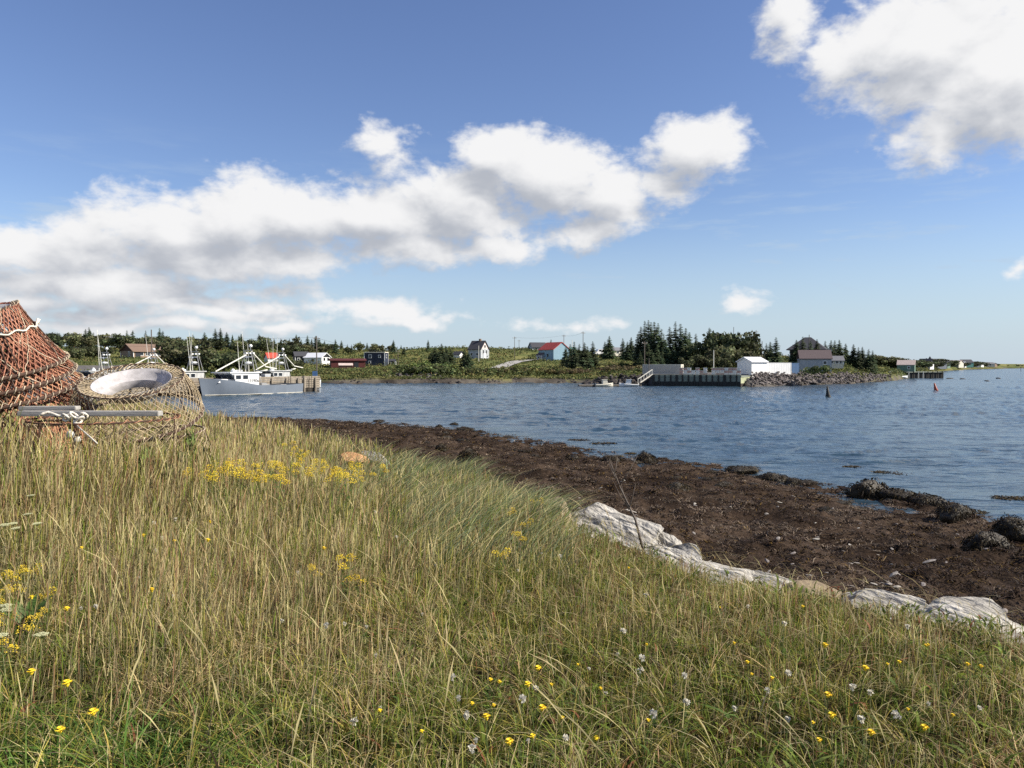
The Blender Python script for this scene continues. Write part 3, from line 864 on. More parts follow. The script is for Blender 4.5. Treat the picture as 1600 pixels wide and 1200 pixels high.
def make_trap(name, label, rb, rt, h, netm, nstr=64, funnel=None, lash=LASH, bars=6, strand=.0045, mid=False, wob=0.0, group='crab traps stacked in the grass', steps=11, inner=None, bulge=.025, pale_strands=0):
    root = empty(name, (0, 0, 0), 0, label, 'crab trap', group)
    ring_mb(rb, 0, .023).build('base_ring', RUST, root, True)
    ring_mb(rt, h, .011, wob=wob).build('top_ring', RUST, root, True)
    if mid:
        ring_mb((rb + rt) / 2, h * .5, .008).build('middle_ring', RUST, root, True)
    for k in range(bars):
        a = 2 * math.pi * k / bars + .31
        mb = MB(); mb.tube([cone_pt(rb, rt, h, t, a) for t in (0, .5, 1)], .008, 5); mb.build('frame_bar', RUST, root)
    net_mesh(rb, rt, h, nstr, r=strand, steps=steps, sag=bulge).build('net', netm, root, fix=False)
    if pale_strands:
        net_mesh(rb * 1.006, rt * 1.01, h, pale_strands, r=strand * .8, steps=steps, sag=bulge, jit=.012, turns=.9).build('pale_net', LASH, root, fix=False)  # sparse pale strands laid just outside the net
    if inner:
        net_mesh(rb * .955, rt * .94, h * .985, nstr, r=strand * 1.15, steps=8, jit=.012).build('inner_net', inner, root, fix=False)
    lashing_mb(rb, 0).build('rope_stitching', lash, root, fix=False)
    lashing_mb(rt, h, 34, .005, .016, wob).build('rope_stitching', lash, root, fix=False)
    if funnel:
        r0, r1, dz = funnel
        mb = MB()
        n = 40
        vs = []
        for rr, z in ((r0, h - .015), (r0 * .93, h - .06), (r1 * 1.02, h - dz), (r1, h - dz), (r0 * .92, h - .07), (r0 - .012, h - .015)):
            vs += [(rr * math.cos(2 * math.pi * k / n), rr * math.sin(2 * math.pi * k / n), z) for k in range(n)]
        fs = [(i * n + k, i * n + (k + 1) % n, ((i + 1) % 6) * n + (k + 1) % n, ((i + 1) % 6) * n + k) for i in range(6) for k in range(n)]
        mb.add(vs, fs)
        mb.build('entrance_funnel', FUNNEL, root, True)
        # flat netting between the outer ring and the funnel
        mb = MB()
        for k in range(60):
            a = 2 * math.pi * k / 60
            for sg in (1, -1):
                pts = [Vector((math.cos(a + sg * .16 * t) * (rt + (r0 - rt) * t), math.sin(a + sg * .16 * t) * (rt + (r0 - rt) * t), h - .01 * t + random.uniform(-.006, .006))) for t in (0, .33, .66, 1)]
                mb.tube(pts, strand, 3, cap=False)
        mb.build('top_net', netm, root, fix=False)
    return root

def tilt(o, toward, left, rz=0.0):
    o.rotation_euler = (Matrix.Rotation(R(-left), 3, 'Y') @ Matrix.Rotation(R(toward), 3, 'X') @ Matrix.Rotation(rz, 3, 'Z')).to_euler()

# tall orange stack at the left, leaning towards the path
axis = (Matrix.Rotation(R(-5), 3, 'Y') @ Matrix.Rotation(R(16), 3, 'X')) @ Vector((0, 0, 1))
top_base = on_ray(2, 574, 10.0)
ol = ['topmost orange crab trap of the tall leaning stack, pale liner at its rim', 'second orange crab trap from the top of the leaning stack',
      'third orange crab trap from the top of the leaning stack', 'lowest orange crab trap of the leaning stack, half sunk in dry grass']
for i, (off, rb) in enumerate(((0, .76), (.165, .82), (.33, .86), (.78, .92))):
    t = make_trap('crab_trap', ol[i], rb, .38 if i == 0 else .5, .78 if i == 0 else .66, ORANGEN, 62, strand=.0054, bars=6, mid=False, wob=.03 if i == 0 else 0, funnel=(.35, .27, .17) if i == 0 else None, steps=12, inner=ORANGED, bulge=.05, pale_strands=9)
    t.location = top_base - axis * off
    tilt(t, 16, 5, rz=i * .9)
mb = MB()
m3 = Matrix.Rotation(R(-5), 3, 'Y') @ Matrix.Rotation(R(16), 3, 'X')
pts = []
for k in range(40):
    a = R(-150 + 190 * k / 39); tt = .62 + .02 * math.sin(k * 1.3)
    p = cone_pt(.76, .38, .78, tt, a); p = p * 1.02
    pts.append(top_base + m3 @ p)
mb.tube(pts, .012, 5)
for q in range(3):
    mb.tube([pts[-1 - q], pts[-3 - q] + Vector((.03, -.03, .05)), pts[-5 - q] + Vector((0, -.02, -.03))], .011, 4)
tag(mb.build('rope', ROPE, smooth=True), 'white rope tied round the upper part of the orange trap stack', 'rope')

# trap with a white funnel, resting tilted on another
ax2 = Matrix.Rotation(R(20), 3, 'X') @ Vector((0, 0, 1))
c = on_ray(205, 596, 10.3) - ax2 * .52
t = make_trap('crab_trap', 'weathered crab trap with a white plastic entrance funnel, tilted towards the meadow', .82, .65, .54, BEIGEN, 58, funnel=(.50, .29, .22), mid=False, strand=.0046, bulge=-.07)
t.location = c; tilt(t, 20, -1, .5)
t = make_trap('crab_trap', 'weathered crab trap sunk in weeds underneath the one with the white funnel', .84, .66, .60, BEIGEN, 22, strand=.0038)
t.location = c + Vector((.06, .45, -.86)); tilt(t, 5, 3, .2)
# front trap lying with its wide ring upward
c3 = on_ray(166, 653, 9.6)
t = make_trap('crab_trap', 'low bleached crab trap with two grey planks lying across its rim', .80, .84, .80, BEIGEN, 26, strand=.0038, lash=ORANGEN)
t.location = c3 - Vector((0, 0, .80)); tilt(t, 1, 0, .8)
# small orange trap mouth beside it
t = make_trap('crab_trap', 'small orange crab trap mouth with rusty rim in front of the tall stack', .46, .29, .72, ORANGEN, 60, strand=.0055, lash=BEIGEN)
t.location = on_ray(86, 660, 9.4) - Vector((0, 0, .72)); tilt(t, 3, 0, .3)

def plank(label, pxa, pya, pxb, pyb, Y, th, wd):
    a, b = on_ray(pxa, pya, Y), on_ray(pxb, pyb, Y + .02)
    L = (b - a).length
    mb = MB()
    n = 9
    for i in range(n):
        pass
    mb.box((L / 2, 0, 0), (L, wd, th))
    import bmesh
    o = mb.build('plank', PLANKM)
    bm = bmesh.new(); bm.from_mesh(o.data)
    bmesh.ops.bevel(bm, geom=bm.edges[:], offset=.006, segments=2, affect='EDGES')
    bm.to_mesh(o.data); bm.free()
    o.location = a
    d = (b - a)
    o.rotation_euler = (0, -math.atan2(d.z, math.hypot(d.x, d.y)), math.atan2(d.y, d.x))
    return tag(o, label, 'plank', 'planks lying on the traps')
plank('short grey plank lying behind the longer one on the traps', 33, 638, 122, 637.5, 9.45, .050, .13)
plank('long grey plank lying across the low bleached trap', 32, 646, 251, 646, 9.25, .062, .14)
mb = MB()
pp = [on_ray(x, y, 8.95 + dz) for x, y, dz in ((60, 650, 0), (68, 646, 0), (76, 644, .05), (84, 647, 0), (92, 650, 0), (101, 651, .02), (110, 654, 0), (118, 652, 0), (126, 655, 0), (131, 652, .04))]
mb.tube(pp, .016, 6)
for k in range(7):
    p = pp[6 + k % 4] + Vector((random.uniform(-.06, .06), random.uniform(-.04, .04), random.uniform(-.02, .03)))
    q = [p + Vector((.045 * math.cos(a), .03 * math.sin(a), .035 * math.sin(a + k))) for a in np.linspace(0, 6.28, 9)]
    mb.tube(q, .014, 5)
tag(mb.build('rope', ROPE, smooth=True), 'knotted off white rope draped over the rim below the grey planks', 'rope')
mb = MB(); mb.tube([on_ray(115, 660, 8.9), on_ray(128, 672, 8.7), on_ray(141, 683, 8.5), on_ray(152, 693, 8.3)], .009, 5)
tag(mb.build('rope', ROPE, smooth=True), 'thin pale rope hanging down from the knot into the grass', 'rope')
def float_mesh():
    mb = MB(); prof = [(.004, -.07)] + [(.062 * math.cos(a), .07 * math.sin(a)) for a in np.linspace(-1.3, 1.3, 8)] + [(.02, .075), (.018, .095), (.004, .097)]
    mb.lathe(prof, 12); return mb
f0 = None
for lab, x, y in (('round white net float hanging at the low trap front', 110, 679), ('smaller white net float beside the round one', 121, 687)):
    o = float_mesh().build('net_float', mat('dirty_white_float', (.34, .32, .28), .7, .2, 14, rgb2=(.62, .60, .55)), smooth=True)
    o.location = on_ray(x, y, 8.75); o.rotation_euler = (.6, .5, x)
    o.scale = (.72,) * 3 if x < 115 else (.55,) * 3
    tag(o, lab, 'float', 'white floats on the traps')

# ------------------------------------------------------------------ fishing boats
def hull_parts(L, beam, bow_h, stern_h, mh, name='hull'):
    st = np.linspace(0, 1, 23)
    def half(s): return beam / 2 * (np.interp(s, [0, .15, .45, .7, .85, .95, 1], [.90, .96, 1, .86, .56, .22, .03]))
    def sheer(s): return np.interp(s, [0, .2, .5, .6, .7, .85, 1], [stern_h, stern_h - .12, stern_h - .10, stern_h + .12, stern_h + .42, bow_h - .22, bow_h])
    def keel(s): return np.interp(s, [0, .6, .9, 1], [-.75, -.85, -.6, -.1])
    rows = []
    for s in st:
        b, h, k = half(s), sheer(s), keel(s)
        wl = b * np.interp(s, [0, .5, .8, 1], [.94, .92, .72, .4])
        x = s * L + np.interp(s, [.85, 1], [0, 0])
        prof = [(0, k), (wl * .8, k * .35), (wl, .16), (b * .97 if s < .9 else (wl + b) / 2, .16 + (h - .16) * .55), (b, h), (max(b - .10, .005), h), (max(b - .14, .004), h - .55 if s < .62 else h - .2), (0, h - .56 if s < .62 else h - .2)]
        rake = lambda z: .55 * max(0, (s - .8) / .2) * (z / bow_h)
        rows.append([[(x + rake(z), sg * y, z) for y, z in prof] for sg in (1, -1)])
    def strip(i0, i1):
        mb = MB()
        for side in (0, 1):
            vs = [p for r in rows for p in r[side][i0:i1 + 1]]
            n = i1 - i0 + 1
            fs = []
            for i in range(len(rows) - 1):
                for j in range(n - 1):
                    q = (i * n + j, (i + 1) * n + j, (i + 1) * n + j + 1, i * n + j + 1)
                    fs.append(q if side == 0 else q[::-1])
            mb.add(vs, fs)
        return mb
    bottom = strip(0, 2); side = strip(2, 4); rail = strip(4, 6); deck = strip(6, 7)
    # transom
    a, b = rows[0]
    side.add([a[2], a[3], a[4], b[4], b[3], b[2]], [(0, 1, 2, 3, 4, 5)])
    bottom.add([a[0], a[1], a[2], b[2], b[1]], [(0, 1, 2, 3, 4)])
    side.add([a[4], a[5], a[6], b[6], b[5], b[4]], [(0, 1, 2, 3, 4, 5)])
    return bottom, side, rail, deck, half, sheer

def number_text(parent, s, size, loc, rot, m, name='registration_number'):
    cu = bpy.data.curves.new(name, 'FONT'); cu.body = s; cu.size = size; cu.extrude = .012; cu.align_x = 'CENTER'
    o = bpy.data.objects.new(name, cu); col.objects.link(o)
    me = bpy.data.meshes.new_from_object(o); bpy.data.objects.remove(o)
    o = link_mesh(name, me, m, parent)
    o.location = loc; o.rotation_euler = rot
    return o

def make_boat(label, L=14.0, hullm=HULLG, number=None, booms=True, antennas=((.58, 8.3), (.55, 7.2)), cabm=None, gantry=True, cabin=(.50, .79), scale=1, domes=1):
    root = empty('fishing_boat', (0, 0, 0), 0, label, 'fishing boat', 'fishing boats at the wharf')
    bt, sd, rl, dk, half, sheer = hull_parts(L, 4.7, 2.35, 1.42, 0)
    bt.build('hull_bottom', HULLD, root, True)
    sd.build('hull', hullm, root, True)
    rl.build('rail', STEEL if hullm is not HULLG else HULLD, root)
    dk.build('deck', CREAM, root)
    # white boot line
    mb = MB()
    for sg in (1, -1):
        pts = []
        for s in np.linspace(0, .98, 20):
            b = half(s); wl = b * np.interp(s, [0, .5, .8, 1], [.94, .92, .72, .4])
            pts.append(Vector((s * L + .55 * max(0, (s - .8) / .2) * .07, sg * (wl + .012), .19)))
        mb.tube(pts, .045, 4)
    mb.build('boot_line', CREAM, root)
    x0, x1 = cabin[0] * L, cabin[1] * L
    yb = 1.72
    zr = 3.02
    cab = MB()
    prof = [(x0, sheer(cabin[0]) - .45), (x0, zr - .1), (x1 + .12, zr - .1), (x1 - .55, 2.05), (x1 - .5, sheer(cabin[1]) - .3)]
    cab.prism(prof, -yb, yb, 'y')
    cab.build('cabin', cabm or WHITE, root)
    # fore trunk
    mb = MB(); mb.prism([(x1 - .6, 1.6), (x1 - .6, 2.15), (x1 + 1.1, 2.2), (x1 + 1.6, 1.75)], -1.15, 1.15, 'y'); mb.build('trunk_cabin', cabm or WHITE, root)
    mb = MB(); mb.box(((x0 + x1) / 2 + .02, 0, zr - .03), (x1 - x0 + .75, 2 * yb + .36, .13)); mb.build('cabin_roof', cabm or WHITE, root)
    for sg in (1, -1):
        for (u0, u1) in ((.42, .60), (.68, .86)):
            a, b = x0 + (x1 - x0) * u0, x0 + (x1 - x0) * u1
            w = MB(); w.box(((a + b) / 2, sg * (yb + .01), 2.42), (b - a + .10, .05, .62)); fr = w.build('window', WHITE, root)
            w = MB(); w.box(((a + b) / 2, sg * (yb + .045), 2.42), (b - a, .03, .50)); w.build('pane', GLASS, fr)
        w = MB(); w.prism([(x1 - .38, 2.18), (x1 - .38, 2.72), (x1 - .07, 2.72), (x1 - .30, 2.18)], sg * (yb + .005), sg * (yb + .04), 'y'); w.build('pane', GLASS, root)
    for y in (-1.1, 0, 1.1):
        w = MB()
        vs = [(x1 - .45 + .03 + dx * .72, y + dy, 2.16 + dx * .70) for dx in (0.0, .85) for dy in (-.45, .45)]
        vs2 = [(p[0] + .03, p[1], p[2]) for p in vs]
        w.add(vs + vs2, [(0, 1, 3, 2), (4, 6, 7, 5), (0, 4, 5, 1), (2, 3, 7, 6), (0, 2, 6, 4), (1, 5, 7, 3)])
        w.build('windshield', GLASS, root)
    # open shelter aft of the cabin and deck gear
    for (gx, gy, gz, a, b, c_) in ((.42, .9, 1.25, .9, .8, .7), (.30, -.8, 1.15, 1.2, .9, .5), (.18, .4, 1.1, 1.0, 1.4, .45)):
        mb = MB(); mb.box((gx * L, gy, gz), (a, b, c_), rz=.2 * gy); mb.build('deck_box', STEEL, root)
    mb = MB(); mb.lathe([(.10, 0), (.22, .05), (.22, .5), (.1, .55)], 10, (x0 - .7, -1.3, 1.0)); mb.build('hauler', RUST, root)
    if gantry:
        g = MB()
        gx = x0 + .5
        for sg in (1, -1):
            g.tube([(gx, sg * 1.45, zr), (gx - .2, sg * .55, 5.9)], .055, 6)
            g.tube([(gx - 1.2, sg * 1.5, 1.2), (gx - .4, sg * .6, 5.7)], .045, 6)
        for z in (4.0, 5.0, 5.9):
            k = (z - zr) / (5.9 - zr)
            yy = 1.45 + (.55 - 1.45) * k
            g.tube([(gx - .2 * k, -yy, z), (gx - .2 * k, yy, z)], .045, 6)
        g.tube([(gx - .2, -.9, 5.9), (gx - .2, .9, 5.9)], .05, 6)
        g.build('gantry', STEEL, root)
        mb = MB(); mb.lathe([(.02, 0), (.42, .06), (.42, .22), (.30, .32), (.02, .34)], 14, (gx + .05, .35, 4.1)); mb.build('radar', WHITE, root, True)
        mb = MB(); mb.box((gx - .1, -.15, 5.08), (.16, 1.3, .14), rz=.4); mb.lathe([(.15, 0), (.15, .16), (.02, .2)], 10, (gx - .1, -.15, 4.9)); mb.build('radar', WHITE, root)
        for k in range(domes):
            mb = MB(); mb.lathe([(.04, -.5), (.05, -.04), (.20, 0), (.24, .15), (.17, .31), (.02, .36)], 12, (gx - .2 + .1 * k, .5 - .9 * k, 6.35)); mb.build('antenna_dome', WHITE, root, True)
        for y in (-.7, 0, .7):
            mb = MB(); mb.box((gx - .45, y, 5.55), (.22, .3, .2)); mb.build('deck_lamp', WHITE, root)
    for xs, zt in antennas:
        mb = MB(); mb.tube([(xs * L, random.uniform(-1.2, 1.2), zr), (xs * L, random.uniform(-1.2, 1.2), zt)], [.045, .022], 5); mb.build('whip_antenna', ALU, root)
    mb = MB(); mb.box((x1 - 1.2, .5, zr + .14), (.5, .5, .26)); mb.build('life_raft_box', WHITE, root)
    mb = MB(); mb.lathe([(.14, 0), (.2, .08), (.18, .38), (.04, .46)], 10, (x1 - 1.9, -.5, zr + .03)); mb.build('antenna_dome', WHITE, root)
    if booms:
        gx = x0 + .3
        mb = MB(); mb.tube([(gx + .4, .1, 5.3), (gx + 5.2, .2, 3.15)], .085, 6); mb.build('boom', ALU, root)
        mb = MB(); mb.tube([(gx - .6, -.1, 5.8), (gx - 3.0, -.15, 3.75), (gx - 4.9, -.2, 3.45)], .085, 6); mb.build('boom', ALU, root)
        mb = MB(); mb.tube([(gx - 3.9, -.9, 3.3), (gx - .9, -1.0, 2.75)], .10, 6); mb.build('boom', ALU, root)
    if number:
        BL = mat('black_lettering', (.02, .02, .025), .5, .1)
        xm = x0 + (x1 - x0) * .22
        for sg in (1, -1):
            number_text(root, number, .62, (xm, sg * (yb + .02), 1.72), (math.pi / 2, 0, 0 if sg < 0 else math.pi), BL)
    return root

DULLW = mat('dull_white_paint', (.40, .40, .385), .6, .2, 2)
u = Vector((.53, .85, 0)).normalized()        # along the wharf, away from the camera
nrm = Vector((u.y, -u.x, 0))                  # out from its seaward face
YAWB = math.atan2(-u.y, -u.x)                 # bows point back towards the camera
b = make_boat('grey hulled lobster boat with white wheelhouse moored at the near side of the wharf', 14.6, HULLG, '155906', True, ((.55, 8.4), (.60, 7.0), (.47, 6.8)))
stern = on_ray(457.5, 614, 108); stern.z = 0
b.location = (stern.x, stern.y, 0); b.rotation_euler = (0, 0, YAWB)
far_side = [('white lobster boat behind the wharf end, tall whip aerials over its wheelhouse', 436, 125, HULLW, ((.60, 8.6), (.64, 8.8), (.70, 8.2)), True),
            ('rusty red hulled fishing boat behind the bow of the grey boat', 297, 113, HULLR, ((.58, 8.6), (.64, 8.0), (.52, 9.0)), False),
            ('fishing boat behind the funnel trap with two close set white aerials', 158, 121, HULLW, ((.60, 9.4), (.585, 9.6)), False),
            ('fishing boat with a slender mast and boom in front of the brown bungalow', 232, 127, HULLG, ((.62, 8.9),), True)]
for lab, px, Y, hm, ant, bo in far_side:
    b = make_boat(lab, 13.0, hm, None, bo, ant, DULLW, True, domes=1)
    p = on_ray(px, 600, Y)
    m = Vector((p.x, Y, 0)) + u * 7.2
    b.location = (m.x, m.y, 0.05); b.rotation_euler = (0, 0, YAWB)
    if 'rusty' in lab or 'mast and boom' in lab or 'close set' in lab: b.rotation_euler = (0, 0, YAWB + .06)

# ------------------------------------------------------------------ near wharf
def make_wharf():
    root = empty('wharf', (0, 0, 0), 0, 'weathered timber wharf with piles beside the grey lobster boat', 'wharf')
    P0 = stern - nrm * 2.75                       # level with the stern on the seaward face
    s0, s1, w, zt = -30.0, 8.0, 6.0, 2.05
    rz = math.atan2(u.y, u.x)
    def P(s, n, z): return P0 + u * s - nrm * n + Vector((0, 0, z))
    mb = MB(); c = P((s0 + s1) / 2, w / 2, zt - .12); mb.box(c, (s1 - s0, w, .24), rz); mb.build('deck', OLDWOOD, root)
    mb = MB()
    z = zt - .26
    k = 0
    while z > .75:
        c = P((s0 + s1) / 2 + random.uniform(-.05, .05), .18 + random.uniform(0, .03), z - .14); mb.box(c, (s1 - s0 - .1, .22, .27), rz); z -= .31; k += 1
    c = P(s1 - .15, w / 2, 1.3); mb.box(c, (.2, w - .5, 1.2), rz)
    mb.build('crib_face', OLDWOOD, root)
    mb = MB()
    for q in range(7):
        c = P((s0 + s1) / 2, .3, .66 - q * .3); mb.box(c, (s1 - s0 - .2, .2, .24), rz)
    mb.build('wet_timbers', DARKWOOD, root)
    mb = MB(); c = P((s0 + s1) / 2, w / 2 + .3, -.2); mb.box(c, (s1 - s0 - .6, w - .7, 3.2), rz); mb.build('crib_fill', DARKWOOD, root)
    s = s0
    while s <= s1 + .01:
        r = random.uniform(.13, .17)
        mb = MB(); p = P(s, -.10, 0); top = zt + random.choice((.05, .1, .35, .0))
        mb.tube([p + Vector((0, 0, -2)), p + Vector((0, 0, .7)), p + Vector((0, 0, top))], [r, r, r * .92], 8); mb.build('pile', OLDWOOD, root)
        s += random.choice((.8, 1.5, 2.2, 1.2)) if s > -1 else 2.6
    for n_ in (1.5, 3, 4.5, 6.05):
        mb = MB(); p = P(s1 + .08, n_, 0); mb.tube([p + Vector((0, 0, -2)), p + Vector((0, 0, zt + .1))], .15, 8); mb.build('pile', OLDWOOD, root)
    mb = MB(); c = P((s0 + s1) / 2, .28, zt + .16); mb.box(c, (s1 - s0, .22, .2), rz); mb.build('bull_rail', OLDWOOD, root)
    for q in range(2):
        mb = MB()
        for dn in (-.2, .2):
            p = P(1.6 + q * 4 + dn, -.3, 0); mb.tube([p + Vector((0, 0, -.5)), p + Vector((0, 0, zt + .3))], .035, 5)
        for z in np.arange(-.2, zt, .3):
            mb.tube([P(1.4 + q * 4, -.3, z), P(1.8 + q * 4, -.3, z)], .025, 5)
        mb.build('ladder', DARKWOOD, root)
    # lobster traps and totes standing on the deck
    k = 0
    for s_, n_, hh in ((-3, 3.6, 1), (-4.2, 3.7, 2), (-5.6, 3.3, 1), (1.2, 4.2, 1)):
        for q in range(hh):
            t = empty('fish_tote', P(s_, n_, zt + q * .62), rz + random.uniform(-.1, .1), ['grey fish tote stacked on the timber wharf behind the lobster boat', 'tan fish tote stacked on the timber wharf behind the lobster boat'][k % 2], 'fish tote', 'totes on the timber wharf')
            mb = MB(); mb.prism([(-.5, 0), (.5, 0), (.56, .56), (-.56, .56)], -.4, .4, 'y'); mb.build('tub', [GREYP, CREAM][k % 2], t)
            mb = MB(); mb.box((0, 0, .585), (1.16, .86, .05)); mb.build('lid', [WHITE, OLDWOOD][k % 2], t)
            k += 1
    return P
WP = make_wharf()

# ------------------------------------------------------------------ buildings
def house(name, label, cat, p, rel, L, W, he, hr, wallm, roofm, windows=(), doors=(), over=.35, group=None, trim=WHITE, chimney=None, flat=False, hip=0.0, gable=None, sink=.8, absyaw=None, corner=True):
    """ridge runs along local x; local -y is the front. windows: (face, u, z, w, h)"""
    yaw = (R(rel) + math.atan2(-p.x, p.y)) if absyaw is None else absyaw
    root = empty(name, p, yaw, label, cat, group)
    mb = MB()
    hx, hy = L / 2, W / 2
    mb.box((0, 0, (he - sink) / 2), (L, W, he + sink))
    wall = mb.build('wall', wallm, root)
    if not flat and not hip:
        g = MB()
        for sx in (-1, 1):
            g.prism([(-hy + .02, he), (hy - .02, he), (0, hr - .05)], sx * hx - .10 * (sx > 0) - .0, sx * hx + .10 * (sx < 0), 'x')
        g.build('gable', gable or wallm, root)
    r = MB()
    th = .16
    if flat:
        r.box((0, 0, he + .13), (L + 2 * over, W + 2 * over, .26))
    elif hip:
        rx = hx * (1 - hip)
        o = over
        vs = [(-hx - o, -hy - o, he - .05), (hx + o, -hy - o, he - .05), (hx + o, hy + o, he - .05), (-hx - o, hy + o, he - .05), (-rx, 0, hr), (rx, 0, hr)]
        vs += [(v[0], v[1], v[2] - .15) for v in vs[:4]]
        r.add(vs, [(0, 1, 5, 4), (1, 2, 5), (2, 3, 4, 5), (3, 0, 4), (0, 6, 7, 1), (1, 7, 8, 2), (2, 8, 9, 3), (3, 9, 6, 0), (6, 9, 8, 7)])
    else:
        sl_ = (hr - he) / hy
        ze = he - over * sl_
        for sy in (-1, 1):
            vs = []
            for x in (-hx - over, hx + over):
                vs += [(x, sy * (hy + over), ze), (x, sy * (hy + over), ze + th), (x, 0, hr + th), (x, 0, hr)]
            r.add(vs, [(0, 1, 2, 3), (4, 7, 6, 5), (0, 4, 5, 1), (1, 5, 6, 2), (3, 2, 6, 7), (0, 3, 7, 4)])
    roof = r.build('roof', roofm, root)
    if corner:
        mb = MB()
        for sx in (-1, 1):
            for sy in (-1, 1):
                mb.box((sx * hx, sy * hy, he / 2 - .05), (.16, .16, he - .1))
        mb.build('corner_trim', trim, root)
    for (face, uu, z, w, h) in windows:
        if face == 'F': c, rz_ = (uu, -hy, z), 0
        elif face == 'L': c, rz_ = (-hx, uu, z), math.pi / 2
        else: c, rz_ = (hx, uu, z), math.pi / 2
        off = .03
        nx, ny = {'F': (0, -1), 'L': (-1, 0), 'R': (1, 0)}[face]
        mb = MB(); mb.box((c[0] + nx * off, c[1] + ny * off, z), (w + .24, .10, h + .24), rz_); fr = mb.build('window', trim, root)
        mb = MB(); mb.box((c[0] + nx * (off + .035), c[1] + ny * (off + .035), z), (w, .08, h), rz_); mb.build('pane', GLASS, fr)
    for (face, uu, w, h, m) in doors:
        if face == 'F': c, rz_ = (uu, -hy, h / 2), 0
        elif face == 'L': c, rz_ = (-hx, uu, h / 2), math.pi / 2
        else: c, rz_ = (hx, uu, h / 2), math.pi / 2
        mb = MB(); mb.box(c, (w, .18, h), rz_); mb.build('door', m, root)
    if chimney:
        mb = MB(); mb.box((chimney[0], chimney[1], hr + .1), (.7, .6, 1.3)); mb.build('chimney', BRICKB, roof)
    return root

def gp(px, py, y0=150, y1=330): return ground_at(px, py, y0, y1)
H = house
p = gp(222, 558, 165, 240)
H('bungalow', 'brown roofed bungalow with dark boarded gable and white windows on the slope', 'house', p, 30, 9.6, 7.2, 1.9, 4.0, BRICKB, ROOFB, [('F', -.2, 1.1, 1.3, 1.1), ('F', 3.3, 1.1, 1.4, .9), ('F', -2.2, 1.1, 1.0, 1.0), ('L', -1.2, 1.0, .8, 1.2)], [('F', -3.4, 1.6, 1.8, BLACKW)], gable=MAROONB, over=.5)
H('shed', 'low grey roofed outbuilding just right of the brown bungalow', 'shed', gp(265, 557, 170, 250), 25, 3.6, 3.0, 1.2, 2.1, PINKS, ROOFG, [('F', 0, .6, .7, .6)])
H('cottage', 'little white cottage with a bright red roof behind the boat masts', 'house', gp(424, 566, 165, 260), 20, 3.2, 3.0, 1.5, 2.9, WHITE, ROOFR, [('F', .2, .8, .6, .6), ('R', 0, .8, .5, .6)])
H('house', 'black sided house with dark roof behind the wharf, left of the white gabled one', 'house', gp(470, 568, 165, 260), 10, 4.0, 4.0, 2.4, 3.6, BLACKW, ROOFD, [('F', -1, 1.3, .6, .7), ('F', 1, 1.3, .6, .7)])
H('house', 'white gabled house with white metal roof and dark upper windows', 'house', gp(496, 569, 165, 260), -38, 6.6, 4.4, 2.1, 3.4, WHITE, ROOFW, [('R', -.9, 1.5, .9, .9), ('R', .9, 1.5, .9, .9), ('F', 0, 1.2, 1.0, .8)], gable=BLACKW)
H('long_shed', 'long low dark red shed beside the navy house', 'shed', gp(543, 574, 165, 260), 6, 9.4, 4.5, 1.9, 2.35, MAROON, MAROON, [], [('F', 2.2, 1.2, 1.6, BLACKW)], corner=False)
H('lean_to', 'low lean-to with a pale pink roof in front of the red shed', 'shed', gp(540, 576, 160, 240), 4, 3.6, 1.8, .9, 1.35, MAROONB, ROOFPK, [], over=.15, corner=False)
pn = gp(588, 572, 165, 260)
H('house', 'navy blue two storey house with flat roof and small white windows', 'house', pn, -14, 6.3, 4.8, 4.1, 4.6, NAVY, CREAM, [('F', -1.3, 3.0, .75, .9), ('F', 1.6, 3.0, .6, .7), ('F', -1.5, 1.2, .55, .55), ('R', 0, 3.0, .8, .8)], flat=True, over=.15)
H('annex', 'small navy annex with white framed windows beside the navy house', 'shed', gp(612, 571, 165, 260), -14, 2.4, 2.2, 1.3, 1.9, NAVY, ROOFD, [('F', -.3, .75, .7, .6), ('R', 0, .75, .9, .6)], over=.1)
H('shed', 'white shed with dark roof between the dark spruces', 'shed', gp(716, 559, 190, 300), -40, 3.0, 2.2, 1.2, 2.1, WHITE, ROOFD, [], corner=False)
H('house', 'tall grey shingled house with steep roof and pale sunlit porch side', 'house', gp(748, 560, 200, 310), -32, 4.8, 5.0, 3.2, 5.8, GREYP, ROOFD, [('R', -1.0, 2.2, .7, 1.2), ('R', 1.0, 2.2, .7, 1.2), ('R', 0, 4.0, .9, .9), ('F', -1.2, 1.4, .8, .9), ('F', 1.0, 1.4, .8, .9)], [('R', 0, 1.0, 1.6, WHITE)], gable=PINKS, chimney=(.6, 0))
H('house', 'far low house with dark roof on the hilltop beyond the road', 'house', gp(840, 547, 260, 420), 20, 6.2, 5, 1.2, 3.0, GREYP, ROOFD, [('F', -1.5, .6, 1.0, .6), ('F', 1.8, .6, 1.0, .6)])
H('house', 'light blue house with a red metal roof above the meadow', 'house', gp(866, 563, 195, 300), -52, 8.2, 7.0, 3.6, 6.0, SKYB, ROOFR, [('R', 1.8, 3.1, .7, .9), ('F', 1.0, 1.7, .8, .9)], [], trim=SKYB, over=.25)
H('lean_to', 'low blue grey side shed against the left of the red roofed house', 'shed', gp(848, 563.5, 190, 290), -52, 3.0, 3.2, 1.9, 2.9, GREYP, ROOFP, [('F', 0, 1.1, .8, .7), ('R', 0, 1.1, .7, .7)], over=.15)
H('shed', 'pale green shed behind the spruces right of the blue house', 'shed', gp(888, 556, 215, 320), 10, 4.5, 3.5, 2.3, 2.9, TEAL, TEAL, [], corner=False)
